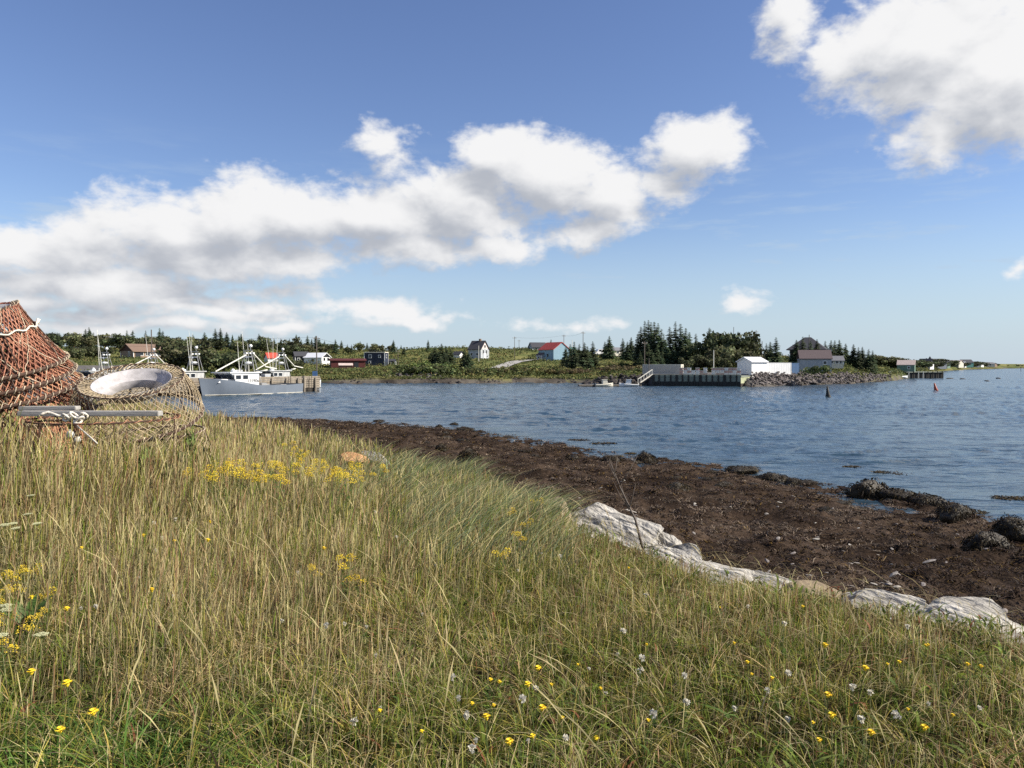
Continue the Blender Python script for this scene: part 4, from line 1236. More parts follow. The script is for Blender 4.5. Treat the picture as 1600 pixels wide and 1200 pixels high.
H('house', 'grey roofed bungalow with pale end wall behind the tall meadow grass', 'house', gp(959, 556, 195, 300), 38, 5.4, 4.6, 1.9, 2.9, CREAM, ROOFG, [('F', 0, 1.2, .8, .7), ('L', 0, 1.1, .8, .7)])
H('house', 'white house just visible between the tall spruce trunks', 'house', gp(995, 552, 215, 320), -20, 3.0, 3.0, 2.2, 3.2, WHITE, ROOFG, [('F', 0, 1.3, .7, .8)])
p = Vector(on_ray(1262, 551, 188)); p.z = tz(p.x, p.y)
H('house', 'big dark hipped roof house rising behind the brown shed', 'house', p, -6, 7.4, 6.6, on_ray(1262, 546, 188).z - p.z, on_ray(1262, 527, 188).z - p.z, MAROONB, ROOFD, [('F', 1.6, 1.0, .9, .7), ('R', -.5, 1.0, 1.2, .7)], hip=.80, over=.8)
p = Vector(on_ray(1272, 573, 163)); p.z = 3.45
H('shed', 'purple brown roofed shed with grey front above the breakwater', 'shed', p, 9, 6.2, 4.2, 1.85, 3.55, GREYP, ROOFP, [('F', 1.8, 1.0, .6, .6)], gable=MAROONB, over=.2, corner=False)
H('cottage', 'small white cottage with grey roof and white windows right of the brown shed', 'house', Vector((on_ray(1304, 569, 172).x, 172, 4.0)), 12, 3.2, 2.6, .95, 1.85, CREAM, ROOFG, [('F', -.9, .55, .5, .5), ('F', .2, .55, .5, .5), ('F', 1.0, .55, .4, .5)], over=.25)
# white shed, containers by the concrete wharf
p = Vector(on_ray(1175, 584, 147)); p.z = 2.2
H('shed', 'bright white gabled shed at the corner of the concrete wharf', 'shed', p, 44, 3.9, 3.8, 2.35, 3.15, WHITE, ROOFW, [], over=.22, corner=False)
def container(label, p, rel, L, W, Hh, m, endm=None, cor=.03):
    yaw = R(rel) + math.atan2(-p.x, p.y)
    root = empty('shipping_container', p, yaw, label, 'container', None)
    mb = MB()
    n = int(L / .28); xs = np.linspace(-L / 2 + .12, L / 2 - .12, n * 2)
    poly = []
    for i, x in enumerate(xs): poly.append((x, -W / 2 + (.0 if (i // 2) % 2 else cor)))
    for i, x in enumerate(xs[::-1]): poly.append((x, W / 2 - (.0 if (i // 2) % 2 else cor)))
    mb.prism(poly, .12, Hh - .12, 'z'); mb.build('side_panel', m, root)
    mb = MB()
    for sx in (-1, 1):
        for sy in (-1, 1):
            mb.box((sx * (L / 2 - .07), sy * (W / 2 - .06), Hh / 2), (.16, .16, Hh))
    for z in (.08, Hh - .08):
        for sy in (-1, 1): mb.box((0, sy * (W / 2 - .05), z), (L - .3, .12, .16))
        for sx in (-1, 1): mb.box((sx * (L / 2 - .06), 0, z), (.12, W - .3, .16))
    mb.box((0, 0, Hh - .05), (L - .2, W - .2, .06))
    mb.build('frame', endm or m, root)
    for sy in (-1, 1):
        mb = MB(); mb.box((L / 2 + .0, sy * W * .235, Hh / 2), (.06, W * .43, Hh - .36)); d = mb.build('door', endm or m, root)
        mb = MB(); mb.tube([(L / 2 + .07, sy * .35, .3), (L / 2 + .07, sy * .35, Hh - .3)], .025, 5); mb.build('locking_bar', STEEL, d)
    return root
p = Vector(on_ray(1036, 585, 152)); p.z = tz(p.x, p.y) - .05
container('long beige shipping container on the wharf behind the pale crates', p, -14, 7.6, 2.4, on_ray(1036, 569.3, 152).z - p.z, CONT, CREAM)
p = Vector(on_ray(1210, 582, 150)); p.z = 2.15
container('white shipping container behind the white gabled shed', p, 40, 6.1, 2.4, 2.25, WHITE, None, .008)
p = Vector(on_ray(1234, 582, 153)); p.z = 2.15
container('blue shipping container end showing right of the white one', p, 62, 3.0, 2.4, 2.2, mat('blue_container', (.035, .075, .15), .6, .15, 3))

# ------------------------------------------------------------------ concrete wharf with crates
def concrete_wharf():
    root = empty('concrete_wharf', (0, 0, 0), 0, 'dark concrete wharf with fender posts and a sunlit mossy end wall', 'wharf')
    A = Vector((on_ray(1018, 600, 144).x, 144, 0)); B = Vector((on_ray(1157.5, 600, 140.6).x, 140.6, 0)); Cc = Vector((on_ray(1176, 600, 144).x, 144.2, 0))
    d = (B - A).normalized(); q = Vector((-d.y, d.x, 0)); LL = (B - A).length
    zt = 2.0
    mb = MB(); mb.prism([(A.x, A.y), (B.x, B.y), (B.x + q.x * .6, B.y + q.y * .6), (A.x + q.x * .6, A.y + q.y * .6)], .9, zt - .25, 'z'); mb.build('wall', CONC, root)
    mb = MB(); mb.prism([(A.x + d.x * .05, A.y - .03), (B.x - .05, B.y - .03), (B.x + q.x * .6, B.y + q.y * .6), (A.x + q.x * .6, A.y + q.y * .6)], -2, .9, 'z'); mb.build('wet_footing', WETC, root)
    mb = MB(); mb.prism([(A.x, A.y - .08), (B.x + .06, B.y - .08), (Cc.x, Cc.y), (Cc.x - 1, Cc.y + 6), (A.x, A.y + 5)], zt - .25, zt, 'z'); mb.build('deck', CONC, root)
    e = (Cc - B).normalized(); f = Vector((-e.y, e.x, 0))
    mb = MB(); mb.prism([(B.x + e.x * .02, B.y + e.y * .02), (Cc.x, Cc.y), (Cc.x + f.x * .6, Cc.y + f.y * .6), (B.x + f.x * .6, B.y + f.y * .6)], .6, zt - .26, 'z'); mb.build('end_wall', CONCL, root)
    mb = MB(); mb.prism([(B.x + e.x * .03, B.y + e.y * .03), (Cc.x, Cc.y), (Cc.x + f.x * .5, Cc.y + f.y * .5), (B.x + f.x * .5, B.y + f.y * .5)], -2, .6, 'z'); mb.build('wet_footing', DARKWOOD, root)
    n = 15
    for k in range(n):
        c = A + d * (LL * (k + .3) / n) - q * .10
        mb = MB(); mb.box((c.x, c.y, .55), (.26 if k % 4 else .5, .2, 3.1), math.atan2(d.y, d.x)); mb.build('fender_post', WETC, root)
    mb = MB(); c = (A + B) / 2 + q * .3; mb.box((c.x, c.y, zt + .1), (LL, .25, .2), math.atan2(d.y, d.x)); mb.build('kerb', CONC, root)
    return A, B, d, q, LL
WA, WB, wd_, wq, WL = concrete_wharf()
def crate(label, m1, m2):
    t = empty('lobster_crate', (0, 0, 0), 0, label, 'crate', 'crates stacked on the concrete wharf')
    mb = MB(); mb.prism([(-.42, 0), (.42, 0), (.46, .40), (-.46, .40)], -.30, .30, 'y')
    for k in (-.25, 0, .25): mb.box((k, -.335, .2), (.06, .04, .36))
    mb.build('body', m2, t)
    mb = MB(); mb.box((0, 0, .44), (1.0, .72, .08)); mb.build('lid', m1, t)
    return t
c1 = crate('pale crate with white lid stacked in the long row on the concrete wharf', WHITE, CRATEW)
c2 = crate('pinkish crate with pale lid stacked in the long row on the concrete wharf', CREAM, CRATER)
first = {1: True, 2: True}
k = 0
for row in range(2):
    for i in range(15):
        s = 5.4 + i * .745 + random.uniform(-.06, .06)
        hgt = random.choice((2, 3, 3, 3, 3)) if row == 0 else 3
        if row == 0 and i == 7: continue
        if row == 1 and i % 2: continue
        for q in range(hgt):
            which = 1 if random.random() < .6 else 2
            src = c1 if which == 1 else c2
            o = src if first[which] else copy_tree(src)
            first[which] = False
            pos = WA + wd_ * s + wq * (1.3 + row * .95) + Vector((0, 0, 2.0 + q * .485))
            o.location = pos; o.rotation_euler = (0, 0, math.atan2(wd_.y, wd_.x) + random.uniform(-.06, .06)); o.scale = (.74, .9, 1)
            k += 1

# floating dock, gangway and skiffs left of the wharf
def pt(px, py, Y): return on_ray(px, py, Y)
t = empty('floating_dock', (0, 0, 0), 0, 'low dark floating dock in front of the black rock mound', 'dock')
a, b_ = pt(904, 601, 141), pt(1001, 601, 142)
mb = MB(); c = (a + b_) / 2; mb.box((c.x, c.y, .22), ((b_ - a).length, 1.6, .30), math.atan2(b_.y - a.y, b_.x - a.x)); mb.build('deck', OLDWOOD, t)
mb = MB(); mb.box((c.x, c.y, -.1), ((b_ - a).length - .2, 1.4, .36), math.atan2(b_.y - a.y, b_.x - a.x)); mb.build('float', WETC, t)
for k in range(5):
    mb = MB(); q = a + (b_ - a) * (k + .5) / 5; mb.tube([(q.x, q.y + .9, -1), (q.x, q.y + .9, .9)], .08, 6); mb.build('pile', DARKWOOD, t)
t = empty('gangway', (0, 0, 0), 0, 'sloping gangway from the floating dock up to the concrete wharf', 'gangway')
a, b_ = Vector((pt(997, 600, 142.5).x, 142.6, .45)), Vector((pt(1020, 590, 144).x, 144.6, 2.2))
for k, dy in enumerate((-.4, .4)):
    mb = MB(); o = Vector((0, dy, 0)); mb.tube([a + o, b_ + o], .07, 5); mb.tube([a + o + Vector((0, 0, .9)), b_ + o + Vector((0, 0, .9))], .035, 5)
    for q in np.linspace(0, 1, 6): mb.tube([a.lerp(b_, q) + o, a.lerp(b_, q) + o + Vector((0, 0, .9))], .03, 5)
    mb.build('handrail', ALU, t)
mb = MB(); d = b_ - a; mb.box((a + b_) / 2, (d.length, .8, .06), math.atan2(d.y, d.x), -math.atan2(d.z, math.hypot(d.x, d.y))); mb.build('walkway', OLDWOOD, t)

def skiff(label, p, yaw, L, m, cabinm=None):
    root = empty('small_boat', p, yaw, label, 'small boat', None)
    mb = MB(); rows = []
    for s in np.linspace(0, 1, 9):
        b = L * .19 * np.interp(s, [0, .5, .8, 1], [.9, 1, .7, .03]); h = .45 + .3 * s * s
        rows.append([(s * L - L / 2, sg * yy, z) for sg, yy, z in ((1, b * .9, h - .25), (1, b - .04, h), (1, b, h), (1, b * .7, .05), (1, 0, -.1), (-1, b * .7, .05), (-1, b, h), (-1, b - .04, h), (-1, b * .9, h - .25))])
    n = 9
    mb.add([p_ for r in rows for p_ in r], [(i * n + j, (i + 1) * n + j, (i + 1) * n + (j + 1) % n, i * n + (j + 1) % n) for i in range(8) for j in range(n)])
    mb.add(rows[0], [tuple(range(9))])
    mb.build('hull', m, root, True)
    mb = MB(); mb.box((-.05 * L, 0, .38), (.25, L * .3, .06)); mb.box((-.28 * L, 0, .38), (.25, L * .3, .06)); mb.build('thwart', OLDWOOD, root)
    mb = MB(); mb.box((-L / 2 - .12, 0, .55), (.25, .3, .5)); mb.box((-L / 2 - .12, 0, .1), (.12, .12, .7)); mb.build('outboard_motor', BLACKW, root)
    if cabinm:
        mb = MB(); mb.prism([(-.1 * L, .4), (-.1 * L, 1.25), (.12 * L, 1.25), (.2 * L, .5)], -L * .13, L * .13, 'y'); mb.build('cuddy', cabinm, root)
        mb = MB(); mb.box((.0 * L, 0, 1.29), (.3 * L, L * .29, .08)); mb.build('roof', cabinm, root)
    return root
skiff('small cream boat with a flat canopy tied to the floating dock', Vector((pt(944, 600, 140).x, 140, 0)), .2, 3.4, CREAM, CREAM)
skiff('small white boat with a cuddy tied near the gangway', Vector((pt(983, 600, 140).x, 140, 0)), 3.0, 3.6, WHITE, WHITE)

# ------------------------------------------------------------------ right hand pier
def right_pier():
    t = empty('pier', (0, 0, 0), 0, 'low dark pier with a pale deck below the green shed', 'pier')
    Y = 224
    a, b_ = pt(1412, 585, Y), pt(1472, 585, Y + 4)
    c = (a + b_) / 2; rz = math.atan2(b_.y - a.y, b_.x - a.x); LL = (b_ - a).length
    mb = MB(); mb.box((c.x, c.y + 3, 1.85), (LL, 6, .22), rz); mb.build('deck', CONC, t)
    mb = MB(); mb.box((c.x, c.y + 3.1, .5), (LL - .3, 5.6, 2.45), rz); mb.build('crib', WETC, t)
    for k in range(9):
        q = a + (b_ - a) * (k / 8); mb = MB(); mb.tube([(q.x, q.y - .1, -1), (q.x, q.y - .1, 2.1)], .14, 6); mb.build('pile', DARKWOOD if k not in (1, 3, 4) else ALU, t)
right_pier()
p = Vector((pt(1416, 580, 228).x, 228, 1.96))
H('shed', 'green shed with faded pink roof on the pier', 'shed', p, -4, 4.6, 3.6, 2.0, 3.3, GREENS, ROOFPK, [('F', .8, 1.2, .5, .6)], over=.15, corner=False, sink=.3)
t = empty('slipway_hut', Vector((pt(1393, 588, 206).x, 206, .6)), -.3, 'white upturned board leaning on the rocks left of the pier', 'board')
mb = MB(); mb.prism([(-1.0, 0), (.9, 0), (.2, 1.7), (-.7, 1.8)], -.15, .15, 'y'); mb.build('sheet', WHITE, t)
mb = MB(); mb.tube([(-.2, .1, 1.4), (0, 1.2, 0)], .06, 5); mb.build('prop', OLDWOOD, t)
skiff('small white skiff drawn up below the green shed', Vector((pt(1410, 590, 216).x, 216, .25)), .3, 3.6, WHITE)

# ------------------------------------------------------------------ buoys, poles
def buoy(label, px, py, m, lean, rz, h):
    Y = 4 * F_PX / (py - 570)
    p = on_ray(px, py, Y)
    root = empty('spar_buoy', Vector((p.x, Y, 0)), 0, label, 'buoy', 'channel buoys')
    root.rotation_euler = (0, lean, rz)
    mb = MB(); mb.lathe([(.02, -.8), (.30, -.5), (.30, .25), (.24, .4), (.09, h * .95), (.02, h)], 12); mb.build('spar', m, root, True)
    mb = MB(); mb.lathe([(.31, -.05), (.36, 0), (.36, .12), (.31, .17)], 12, cap=False); mb.build('collar', WETC, root, True)
buoy('dark spar buoy leaning slightly in open water', 1294, 621, WETC, -.10, .3, 1.45)
buoy('red spar buoy leaning left in open water', 1463, 612, mat('red_buoy', (.30, .06, .035), .5, .2), -.24, 0, 1.35)
o = MB(); o.tube([(0, 0, -1), (0, 0, 2.2)], .12, 6); o.box((0, 0, 2.3), (.5, .3, .5))
o = o.build('channel_post', WETC); q = on_ray(1595, 580, 480); o.location = (q.x, 480, 0); tag(o, 'tiny dark marker post standing out in the channel', 'marker')

def pole(label, px, ytop, ybase, Y, r=.11, cross=True, m=POLEW):
    p = on_ray(px, ybase, Y); z0 = max(tz(p.x, Y), 0) - .3
    top = on_ray(px, ytop, Y).z
    root = empty('utility_pole', Vector((p.x, Y, z0)), 0, label, 'pole', 'utility poles along the far shore')
    h = top - z0
    mb = MB(); mb.tube([(0, 0, 0), (0, 0, h)], [r, r * .75], 7); mb.build('post', m, root)
    if cross:
        mb = MB(); mb.box((0, -.1, h - .45), (1.5, .1, .12), .5); mb.build('crossarm', m, root)
        for k in (-.6, .6):
            mb = MB(); mb.lathe([(.05, 0), (.07, .08), (.03, .16)], 6, (k * math.cos(.5), k * math.sin(.5) - .1, h - .39)); mb.build('insulator', WHITE, root)
    return root
pole('thick dark pole standing in front of the brown bungalow', 237, 515, 560, 150, .14, False)
pole('tall dark pole at the wharf root left of the white gabled house', 495, 525, 592, 160, .14, True)
pole('short pole in the scrub just right of the dark red shed annex', 622, 547, 571, 235, .10)
pole('thin pole in front of the grey shingled house', 748, 540, 562, 232, .09, False, ALU)
pole('pole beside the gravel road on the hill', 804, 526, 556, 262, .10)
pole('faint pole farther up the gravel road', 811, 531, 548, 330, .10)
pole('pole rising behind the red roofed blue house', 881, 523, 552, 265, .11)
pole('pale pole among the young spruces right of the blue house', 894, 531, 552, 210, .09, False, ALU)
pole('tall dark pole above the young spruces left of the white van', 911, 518, 556, 230, .11)
pole('tall pole behind the left end of the beige container', 1007, 533, 574, 165, .11)
pole('short pole just behind the beige container front', 1014, 560, 584, 149, .07, False)
pole('pale lamp post standing on the concrete wharf among the crates', 1115, 547, 586, 146.5, .09, False, ALU)
pole('thin pole poking above the broad leaved tree', 1146, 511, 570, 230, .10, False)
pole('dark pole right of the broad leaved tree', 1181, 516, 570, 205, .11)
pole('slim pole between the tree and the white shed', 1190.5, 533, 572, 170, .08, False)
pole('dark pole in front of the big hipped roof', 1264, 523, 560, 176, .10, False)
t = empty('sign_board', Vector((pt(492, 590, 158).x, 158, tz(pt(492, 590, 158).x, 158))), 0, 'small blue and white sign board below the tall dark pole', 'sign')
mb = MB(); mb.box((0, 0, 2.2), (1.0, .1, 1.2)); mb.build('board', mat('blue_sign', (.12, .22, .38), .6, .2), t)
for s_ in (-.4, .4):
    mb = MB(); mb.tube([(s_, .1, -.3), (s_, .1, 2.7)], .05, 5); mb.build('post', POLEW, t)
# van
p = gp(937, 555, 195, 300)
t = empty('camper_van', p, R(-150) + math.atan2(-p.x, p.y), 'white camper van parked beside the grey roofed bungalow', 'van')
mb = MB(); mb.prism([(-2.3, .35), (-2.3, 2.0), (-2.0, 2.15), (.9, 2.15), (1.5, 1.35), (2.3, 1.15), (2.4, .4)], -.95, .95, 'y'); mb.build('body', WHITE, t)
mb = MB(); mb.prism([(.98, 1.35), (.72, 2.0), (-.2, 2.0), (-.2, 1.35)], -.97, .97, 'y'); mb.build('window', GLASS, t)
for sx in (-1.5, 1.5):
    for sy in (-.85, .85):
        mb = MB(); mb.lathe([(.1, -.1), (.34, -.1), (.36, 0), (.34, .1), (.1, .1)], 12); o = mb.build('wheel', BLACKW, t); o.location = (sx, sy, .36); o.rotation_euler = (math.pi / 2, 0, 0)

# overhead wires along the left hill
def wire(label, a, b, sag):
    mb = MB(); mb.tube([Vector(a).lerp(Vector(b), t) - Vector((0, 0, 4 * sag * t * (1 - t))) for t in np.linspace(0, 1, 14)], .022, 3, cap=False)
    tag(mb.build('overhead_wire', BLACKW, fix=False), label, 'wire', 'overhead wires along the shore')
wire('upper overhead wire running across the left hill behind the boats', on_ray(20, 519, 185), on_ray(495, 527, 160), .9)
wire('lower overhead wire running across the left hill behind the boats', on_ray(20, 534, 185), on_ray(495, 538, 160), .8)
wire('overhead wire from the tall dark pole past the navy house', on_ray(495, 528, 160), on_ray(622, 548.5, 235), .9)
wire('overhead wire from the hill pole to the pole behind the blue house', on_ray(804, 527, 262), on_ray(881, 524, 265), .6)
wire('overhead wire passing above the young spruces by the blue house', on_ray(881, 524, 265), on_ray(911, 519, 230), .6)
# ------------------------------------------------------------------ rocks
def rock_mesh(name, seed, planes=14, sx=1, sy=1, sz=1, noise=.06, sub=4, smooth=False, nscale=3.0, flat_top=0.0):
    import bmesh
    rs = np.random.default_rng(seed)
    bm = bmesh.new(); bmesh.ops.create_icosphere(bm, subdivisions=sub, radius=1)
    V = np.array([v.co[:] for v in bm.verts]); Fc = np.array([[v.index for v in f.verts] for f in bm.faces]); bm.free()
    D = V / np.linalg.norm(V, axis=1, keepdims=True)
    n = rs.normal(size=(planes, 3)); n /= np.linalg.norm(n, axis=1, keepdims=True)
    off = rs.uniform(.62, 1.0, planes)
    if flat_top:
        n = np.concatenate([n, [[.05, -.05, 1]]]); off = np.append(off, flat_top)
    dt = D @ n.T
    r = np.min(np.where(dt > .08, off / np.maximum(dt, .08), 3), 1)
    r = np.minimum(r, 1.25)
    P = D * r[:, None] * np.array([sx, sy, sz])
    q = P * nscale
    nz = (fbm(q[:, 0] + q[:, 2] * .7, q[:, 1] - q[:, 2] * .6, seed, 5) - .5) + .5 * (fbm(q[:, 1] * 3 + 9, q[:, 2] * 3 + q[:, 0], seed + 3, 3) - .5)
    P = P + D * (nz * noise * 2)[:, None] * np.array([sx, sy, sz]).max()
    me = np_mesh(name, P, Fc, smooth=smooth)
    return me

def rock(name, me, m, p, s, rot, label, cat='rock', group=None):
    o = bpy.data.objects.new(name, me); col.objects.link(o)
    if not me.materials: me.materials.append(m)
    o.location = p; o.scale = s if isinstance(s, (tuple, list)) else (s,) * 3; o.rotation_euler = rot
    return tag(o, label, cat, group)

def bank_pt(px, py, z):
    d = ray(px, py); Y = (z - CAM_Z) / d[2] * d[1]
    return Vector((d[0] / d[1] * Y, Y, z))

def slab(label, px0, py0, px1, py1, z0, z1, wid, thick, seed, m, tiltx=.35, noise=.05, lift=0):
    """a long stone between two points of the bank edge"""
    a, b = bank_pt(px0, py0, z0), bank_pt(px1, py1, z1)
    d = b - a
    me = rock_mesh('boulder', seed, 16, d.length / 2 * 1.12, wid * 1.15, thick * 1.1, noise, 5, False, 2.2, .6)
    o = rock('boulder', me, m, (a + b) / 2 + Vector((0, 0, lift)), 1, (0, 0, 0), label, 'boulder', None)
    rz = math.atan2(d.y, d.x); ry = -math.atan2(d.z, math.hypot(d.x, d.y))
    o.rotation_euler = (Matrix.Rotation(rz, 3, 'Z') @ Matrix.Rotation(ry, 3, 'Y') @ Matrix.Rotation(tiltx, 3, 'X')).to_euler()
    return o
slab('long pale slab of rock sloping down the bank from the brown boulder', 880, 806, 1012, 862, 2.02, 1.90, .42, .17, 3, ROCKW, .36, .10, -.05)
slab('pale ridged rock standing behind the long slab beside the bare twigs', 964, 818, 1086, 884, 1.90, 1.82, .24, .22, 8, ROCKW, .15, .14, -.03)
slab('pale broken block in the grass below the ridged rock', 975, 856, 1072, 896, 1.96, 1.88, .26, .13, 17, ROCKW, .35, .12, -.05)
slab('low pale rock strip left of the gap in the ledge', 1070, 886, 1175, 912, 1.84, 1.80, .27, .12, 12, ROCKW, .3, .11, -.05)
slab('low pale rock strip tapering into the grass at the ledge gap', 1150, 902, 1248, 926, 1.80, 1.76, .20, .11, 14, ROCKW, .3, .11, -.05)
slab('broad white slab with a dark undercut edge at the right of the bank', 1310, 924, 1452, 968, 1.87, 1.80, .26, .13, 25, ROCKW, .32, .10, -.03)
slab('wide pale tilted slab right of the undercut one', 1412, 956, 1545, 1002, 1.84, 1.76, .40, .13, 28, ROCKW, .42, .10, -.04)
slab('pale flat rock at the right edge of the photo beyond the grass', 1525, 996, 1630, 1008, 1.74, 1.70, .30, .12, 31, ROCKW, .3, .10, -.04)
slab('small pale stone half hidden in grass below the broad white slab', 1388, 985, 1432, 1008, 1.95, 1.93, .16, .14, 37, ROCKW, .2, .04)
slab('brown lichen covered boulder at the top of the long white slab', 846, 795, 884, 820, 2.08, 2.02, .22, .30, 41, ROCKT, .2, .06)
slab('small orange tinted rock on the bank behind the yellow flowers', 531, 716, 564, 724, 2.34, 2.30, .18, .16, 47, ROCKO, .2, .05, .0)
slab('pale grey stone just right of the orange rock', 568, 714, 602, 726, 2.30, 2.24, .15, .13, 53, ROCKW, .2, .05)
slab('grey stone tucked in the bank grass between the white slabs', 1240, 925, 1310, 945, 1.72, 1.70, .2, .2, 59, ROCKT, .2, .05)

wm = [rock_mesh('weedy_boulder', 100 + k, 26, 1, .8, .62, .07, 4, True, 2.6) for k in range(4)]
def weed_cover(me, n=900):
    v = np.empty(len(me.vertices) * 3, np.float32); me.vertices.foreach_get('co', v); v = v.reshape(-1, 3)
    k = rng.integers(0, len(v), n); P = v[k] * 1.0; keep = (P[:, 2] > -.35) & (rng.uniform(0, 1, n) < np.where(P[:, 2] > .42, .45, 1)); P = P[keep]; n = len(P)
    P[:, 2] += .03
    base, _ = pick(n, [(1, (.018, .011, .006)), (.7, (.036, .024, .009)), (.25, (.08, .055, .016))])
    V, F, C = blades(P, rng.uniform(.10, .22, n), rng.uniform(.03, .07, n), rng.uniform(.5, 1.6, n), np.arctan2(P[:, 1], P[:, 0]) + rng.normal(0, .4, n), .5, base, base * 1.2, droop=1.5, seg=3)
    m = np_mesh('weed_cover', V, F, C); m.materials.append(WEED_M); return m
wcov = [weed_cover(m) for m in wm]
DK = 'dark weed covered boulder '
for i, (px, py, w, h, lab) in enumerate((
        (730, 719, 38, 27, DK + 'with a dry grassy tuft standing on the upper beach'), (690, 703, 24, 14, DK + 'left of the tufted one'),
        (1375, 778, 84, 38, DK + 'biggest at the water edge on the right'), (1415, 783, 60, 26, DK + 'leaning on the right of the biggest one'),
        (1013, 722, 44, 22, DK + 'domed, at the waterline in mid beach'), (960, 724, 42, 16, DK + 'low, left of the domed one'), (898, 722, 40, 16, DK + 'low, at the tip of the small inlet'),
        (1165, 739, 60, 14, DK + 'flat, along the waterline'), (1215, 751, 56, 16, DK + 'right of the flat one'), (1243, 756, 34, 12, DK + 'smallest at the corner of the beach'),
        (1550, 860, 74, 38, 'dark wet boulder with a pale sunlit crown on the right beach'), (1455, 790, 60, 24, DK + 'low, beside the right end of the beach edge'), (1500, 802, 60, 20, DK + 'flat, near the right water edge'),
        (1590, 832, 60, 34, DK + 'cut off by the right edge'), (685, 669, 16, 8, 'dark rock in the shallows, left of a pair'), (725, 674, 30, 9, 'dark low rock in the shallows, right of a pair'),
        (708, 665, 18, 7, 'small dark rock awash between two others'), (590, 660, 22, 6, 'thin dark rock breaking the surface off the far beach'))):
    z = 0.05 if py < 800 else .35
    if py < 700: z = -.02
    if px in (730, 690): z = .42
    if px == 1550: z = .42
    p = bank_pt(px, py, z)
    s = w / F_PX * p.y / 2; hz = h / F_PX * p.y
    o = rock('boulder', wm[i % 4], ROCKD, p + Vector((0, s * .6, -hz * .12)), (s, s * 1.05, hz * 1.35), (0, 0, i * 1.9), lab, 'boulder', 'weed covered boulders on the beach')
    w_ = bpy.data.objects.new('weed_cover', wcov[i % 4]); col.objects.link(w_); w_.parent = o; w_['kind'] = 'stuff'
for px, py, w, lab in ((1483, 592, 14, 'dark rock awash off the pier end, left of three'), (1503, 592.6, 10, 'largest dark rock awash beyond the pier'), (1541, 596, 9, 'dark rock awash alone nearest the right side'), (1559, 591.5, 7, 'faint rock awash far out on the right'), (1371, 597.5, 20, 'flat dark ledge at the foot of the breakwater tip')):
    p = bank_pt(px, py, 0)
    rock('boulder', wm[1], ROCKD, p, (w / F_PX * p.y / 2, 1.0, .55), (0, 0, 0), lab, 'rock', 'rocks awash off the pier')

# pale stones strewn over the upper beach
sm = [rock_mesh('beach_stone', 200 + k, 9, 1, .62, .22, .03, 3, False, 3) for k in range(4)]
STONE = mat('pale_beach_stone', (.15, .13, .11), .85, .3, 4, rgb2=(.36, .33, .29), objvar=.3)
spots = []
tries = 0
while len(spots) < 230 and tries < 16000:
    tries += 1
    px = random.uniform(820, 1640); py = random.uniform(735, 990)
    p = bank_pt(px, py, .7)
    if p.y > 45: continue
    sb = float(sdist(BANK, np.array([p.x]), np.array([p.y]))[0]); sw = float(sdist(WATER, np.array([p.x]), np.array([p.y]))[0])
    if sb > -.6 or sw < 1.5: continue
    if random.random() > math.exp(-(-sb - .6) / 3.0) + .06: continue
    spots.append(p)
for i, p in enumerate(spots):
    s = random.choice((.025, .03, .035, .04, .045, .05, .06, .08))
    z = tz(p.x, p.y)
    rock('beach_stone', sm[i % 4], STONE, (p.x, p.y, z + s * .10 + .11), (s * random.uniform(.9, 1.7), s, s * random.uniform(.8, 1.7)), (random.uniform(-.35, .35), random.uniform(-.35, .35), random.uniform(0, 6.28)),
         'small pale stone strewn among the seaweed below the white slabs', 'stone', 'pale stones on the upper beach')

# weed grown hummocks all over the lower beach
hm = 0
while hm < 70:
    x, y = random.uniform(-14, 16), random.uniform(9, 56)
    sb = float(sdist(BANK, np.array([x]), np.array([y]))[0]); sw = float(sdist(WATER, np.array([x]), np.array([y]))[0])
    if sb > -1.5 or sw < -.3 or sw > 14 or random.random() > math.exp(-max(0, sw) / 6) + .12: continue
    s = random.uniform(.16, .5); z = tz(x, y)
    o = rock('weedy_stone', wm[hm % 4], ROCKD, (x, y, z - s * .15), (s * random.uniform(1, 1.5), s, s * random.uniform(.55, .9)), (0, 0, random.uniform(0, 6.28)), 'low hummock of stone overgrown with dark seaweed on the beach', 'stone', 'seaweed hummocks on the beach')
    w_ = bpy.data.objects.new('weed_cover', wcov[hm % 4]); col.objects.link(w_); w_.parent = o; w_['kind'] = 'stuff'
    hm += 1

# floating weed
def weed_patch(px, py, w, lab):
    p = bank_pt(px, py, 0); n = int(60 + w * 5)
    rx = w / F_PX * p.y / 2; ry = max(.25, rx * .8)
    a = rng.uniform(0, 6.28, n); r = np.sqrt(rng.uniform(0, 1, n))
    P = np.stack([r * np.cos(a) * rx, r * np.sin(a) * ry, np.full(n, -.01)], -1)
    base, _ = pick(n, [(1, (.030, .020, .010)), (.7, (.075, .05, .014)), (.5, (.10, .075, .03))])
    V, F, C = blades(P, rng.uniform(.03, .11, n), np.maximum(.03, p.y * .0016) * rng.uniform(.8, 1.6, n), rng.uniform(.8, 2.5, n), rng.uniform(0, 6.28, n), .6, base, base, droop=.5, seg=3)
    o = link_mesh('seaweed_patch', np_mesh('seaweed_patch', V, F, C), WEED_M); o.location = p
    tag(o, lab, 'seaweed', 'floating weed patches off the beach')
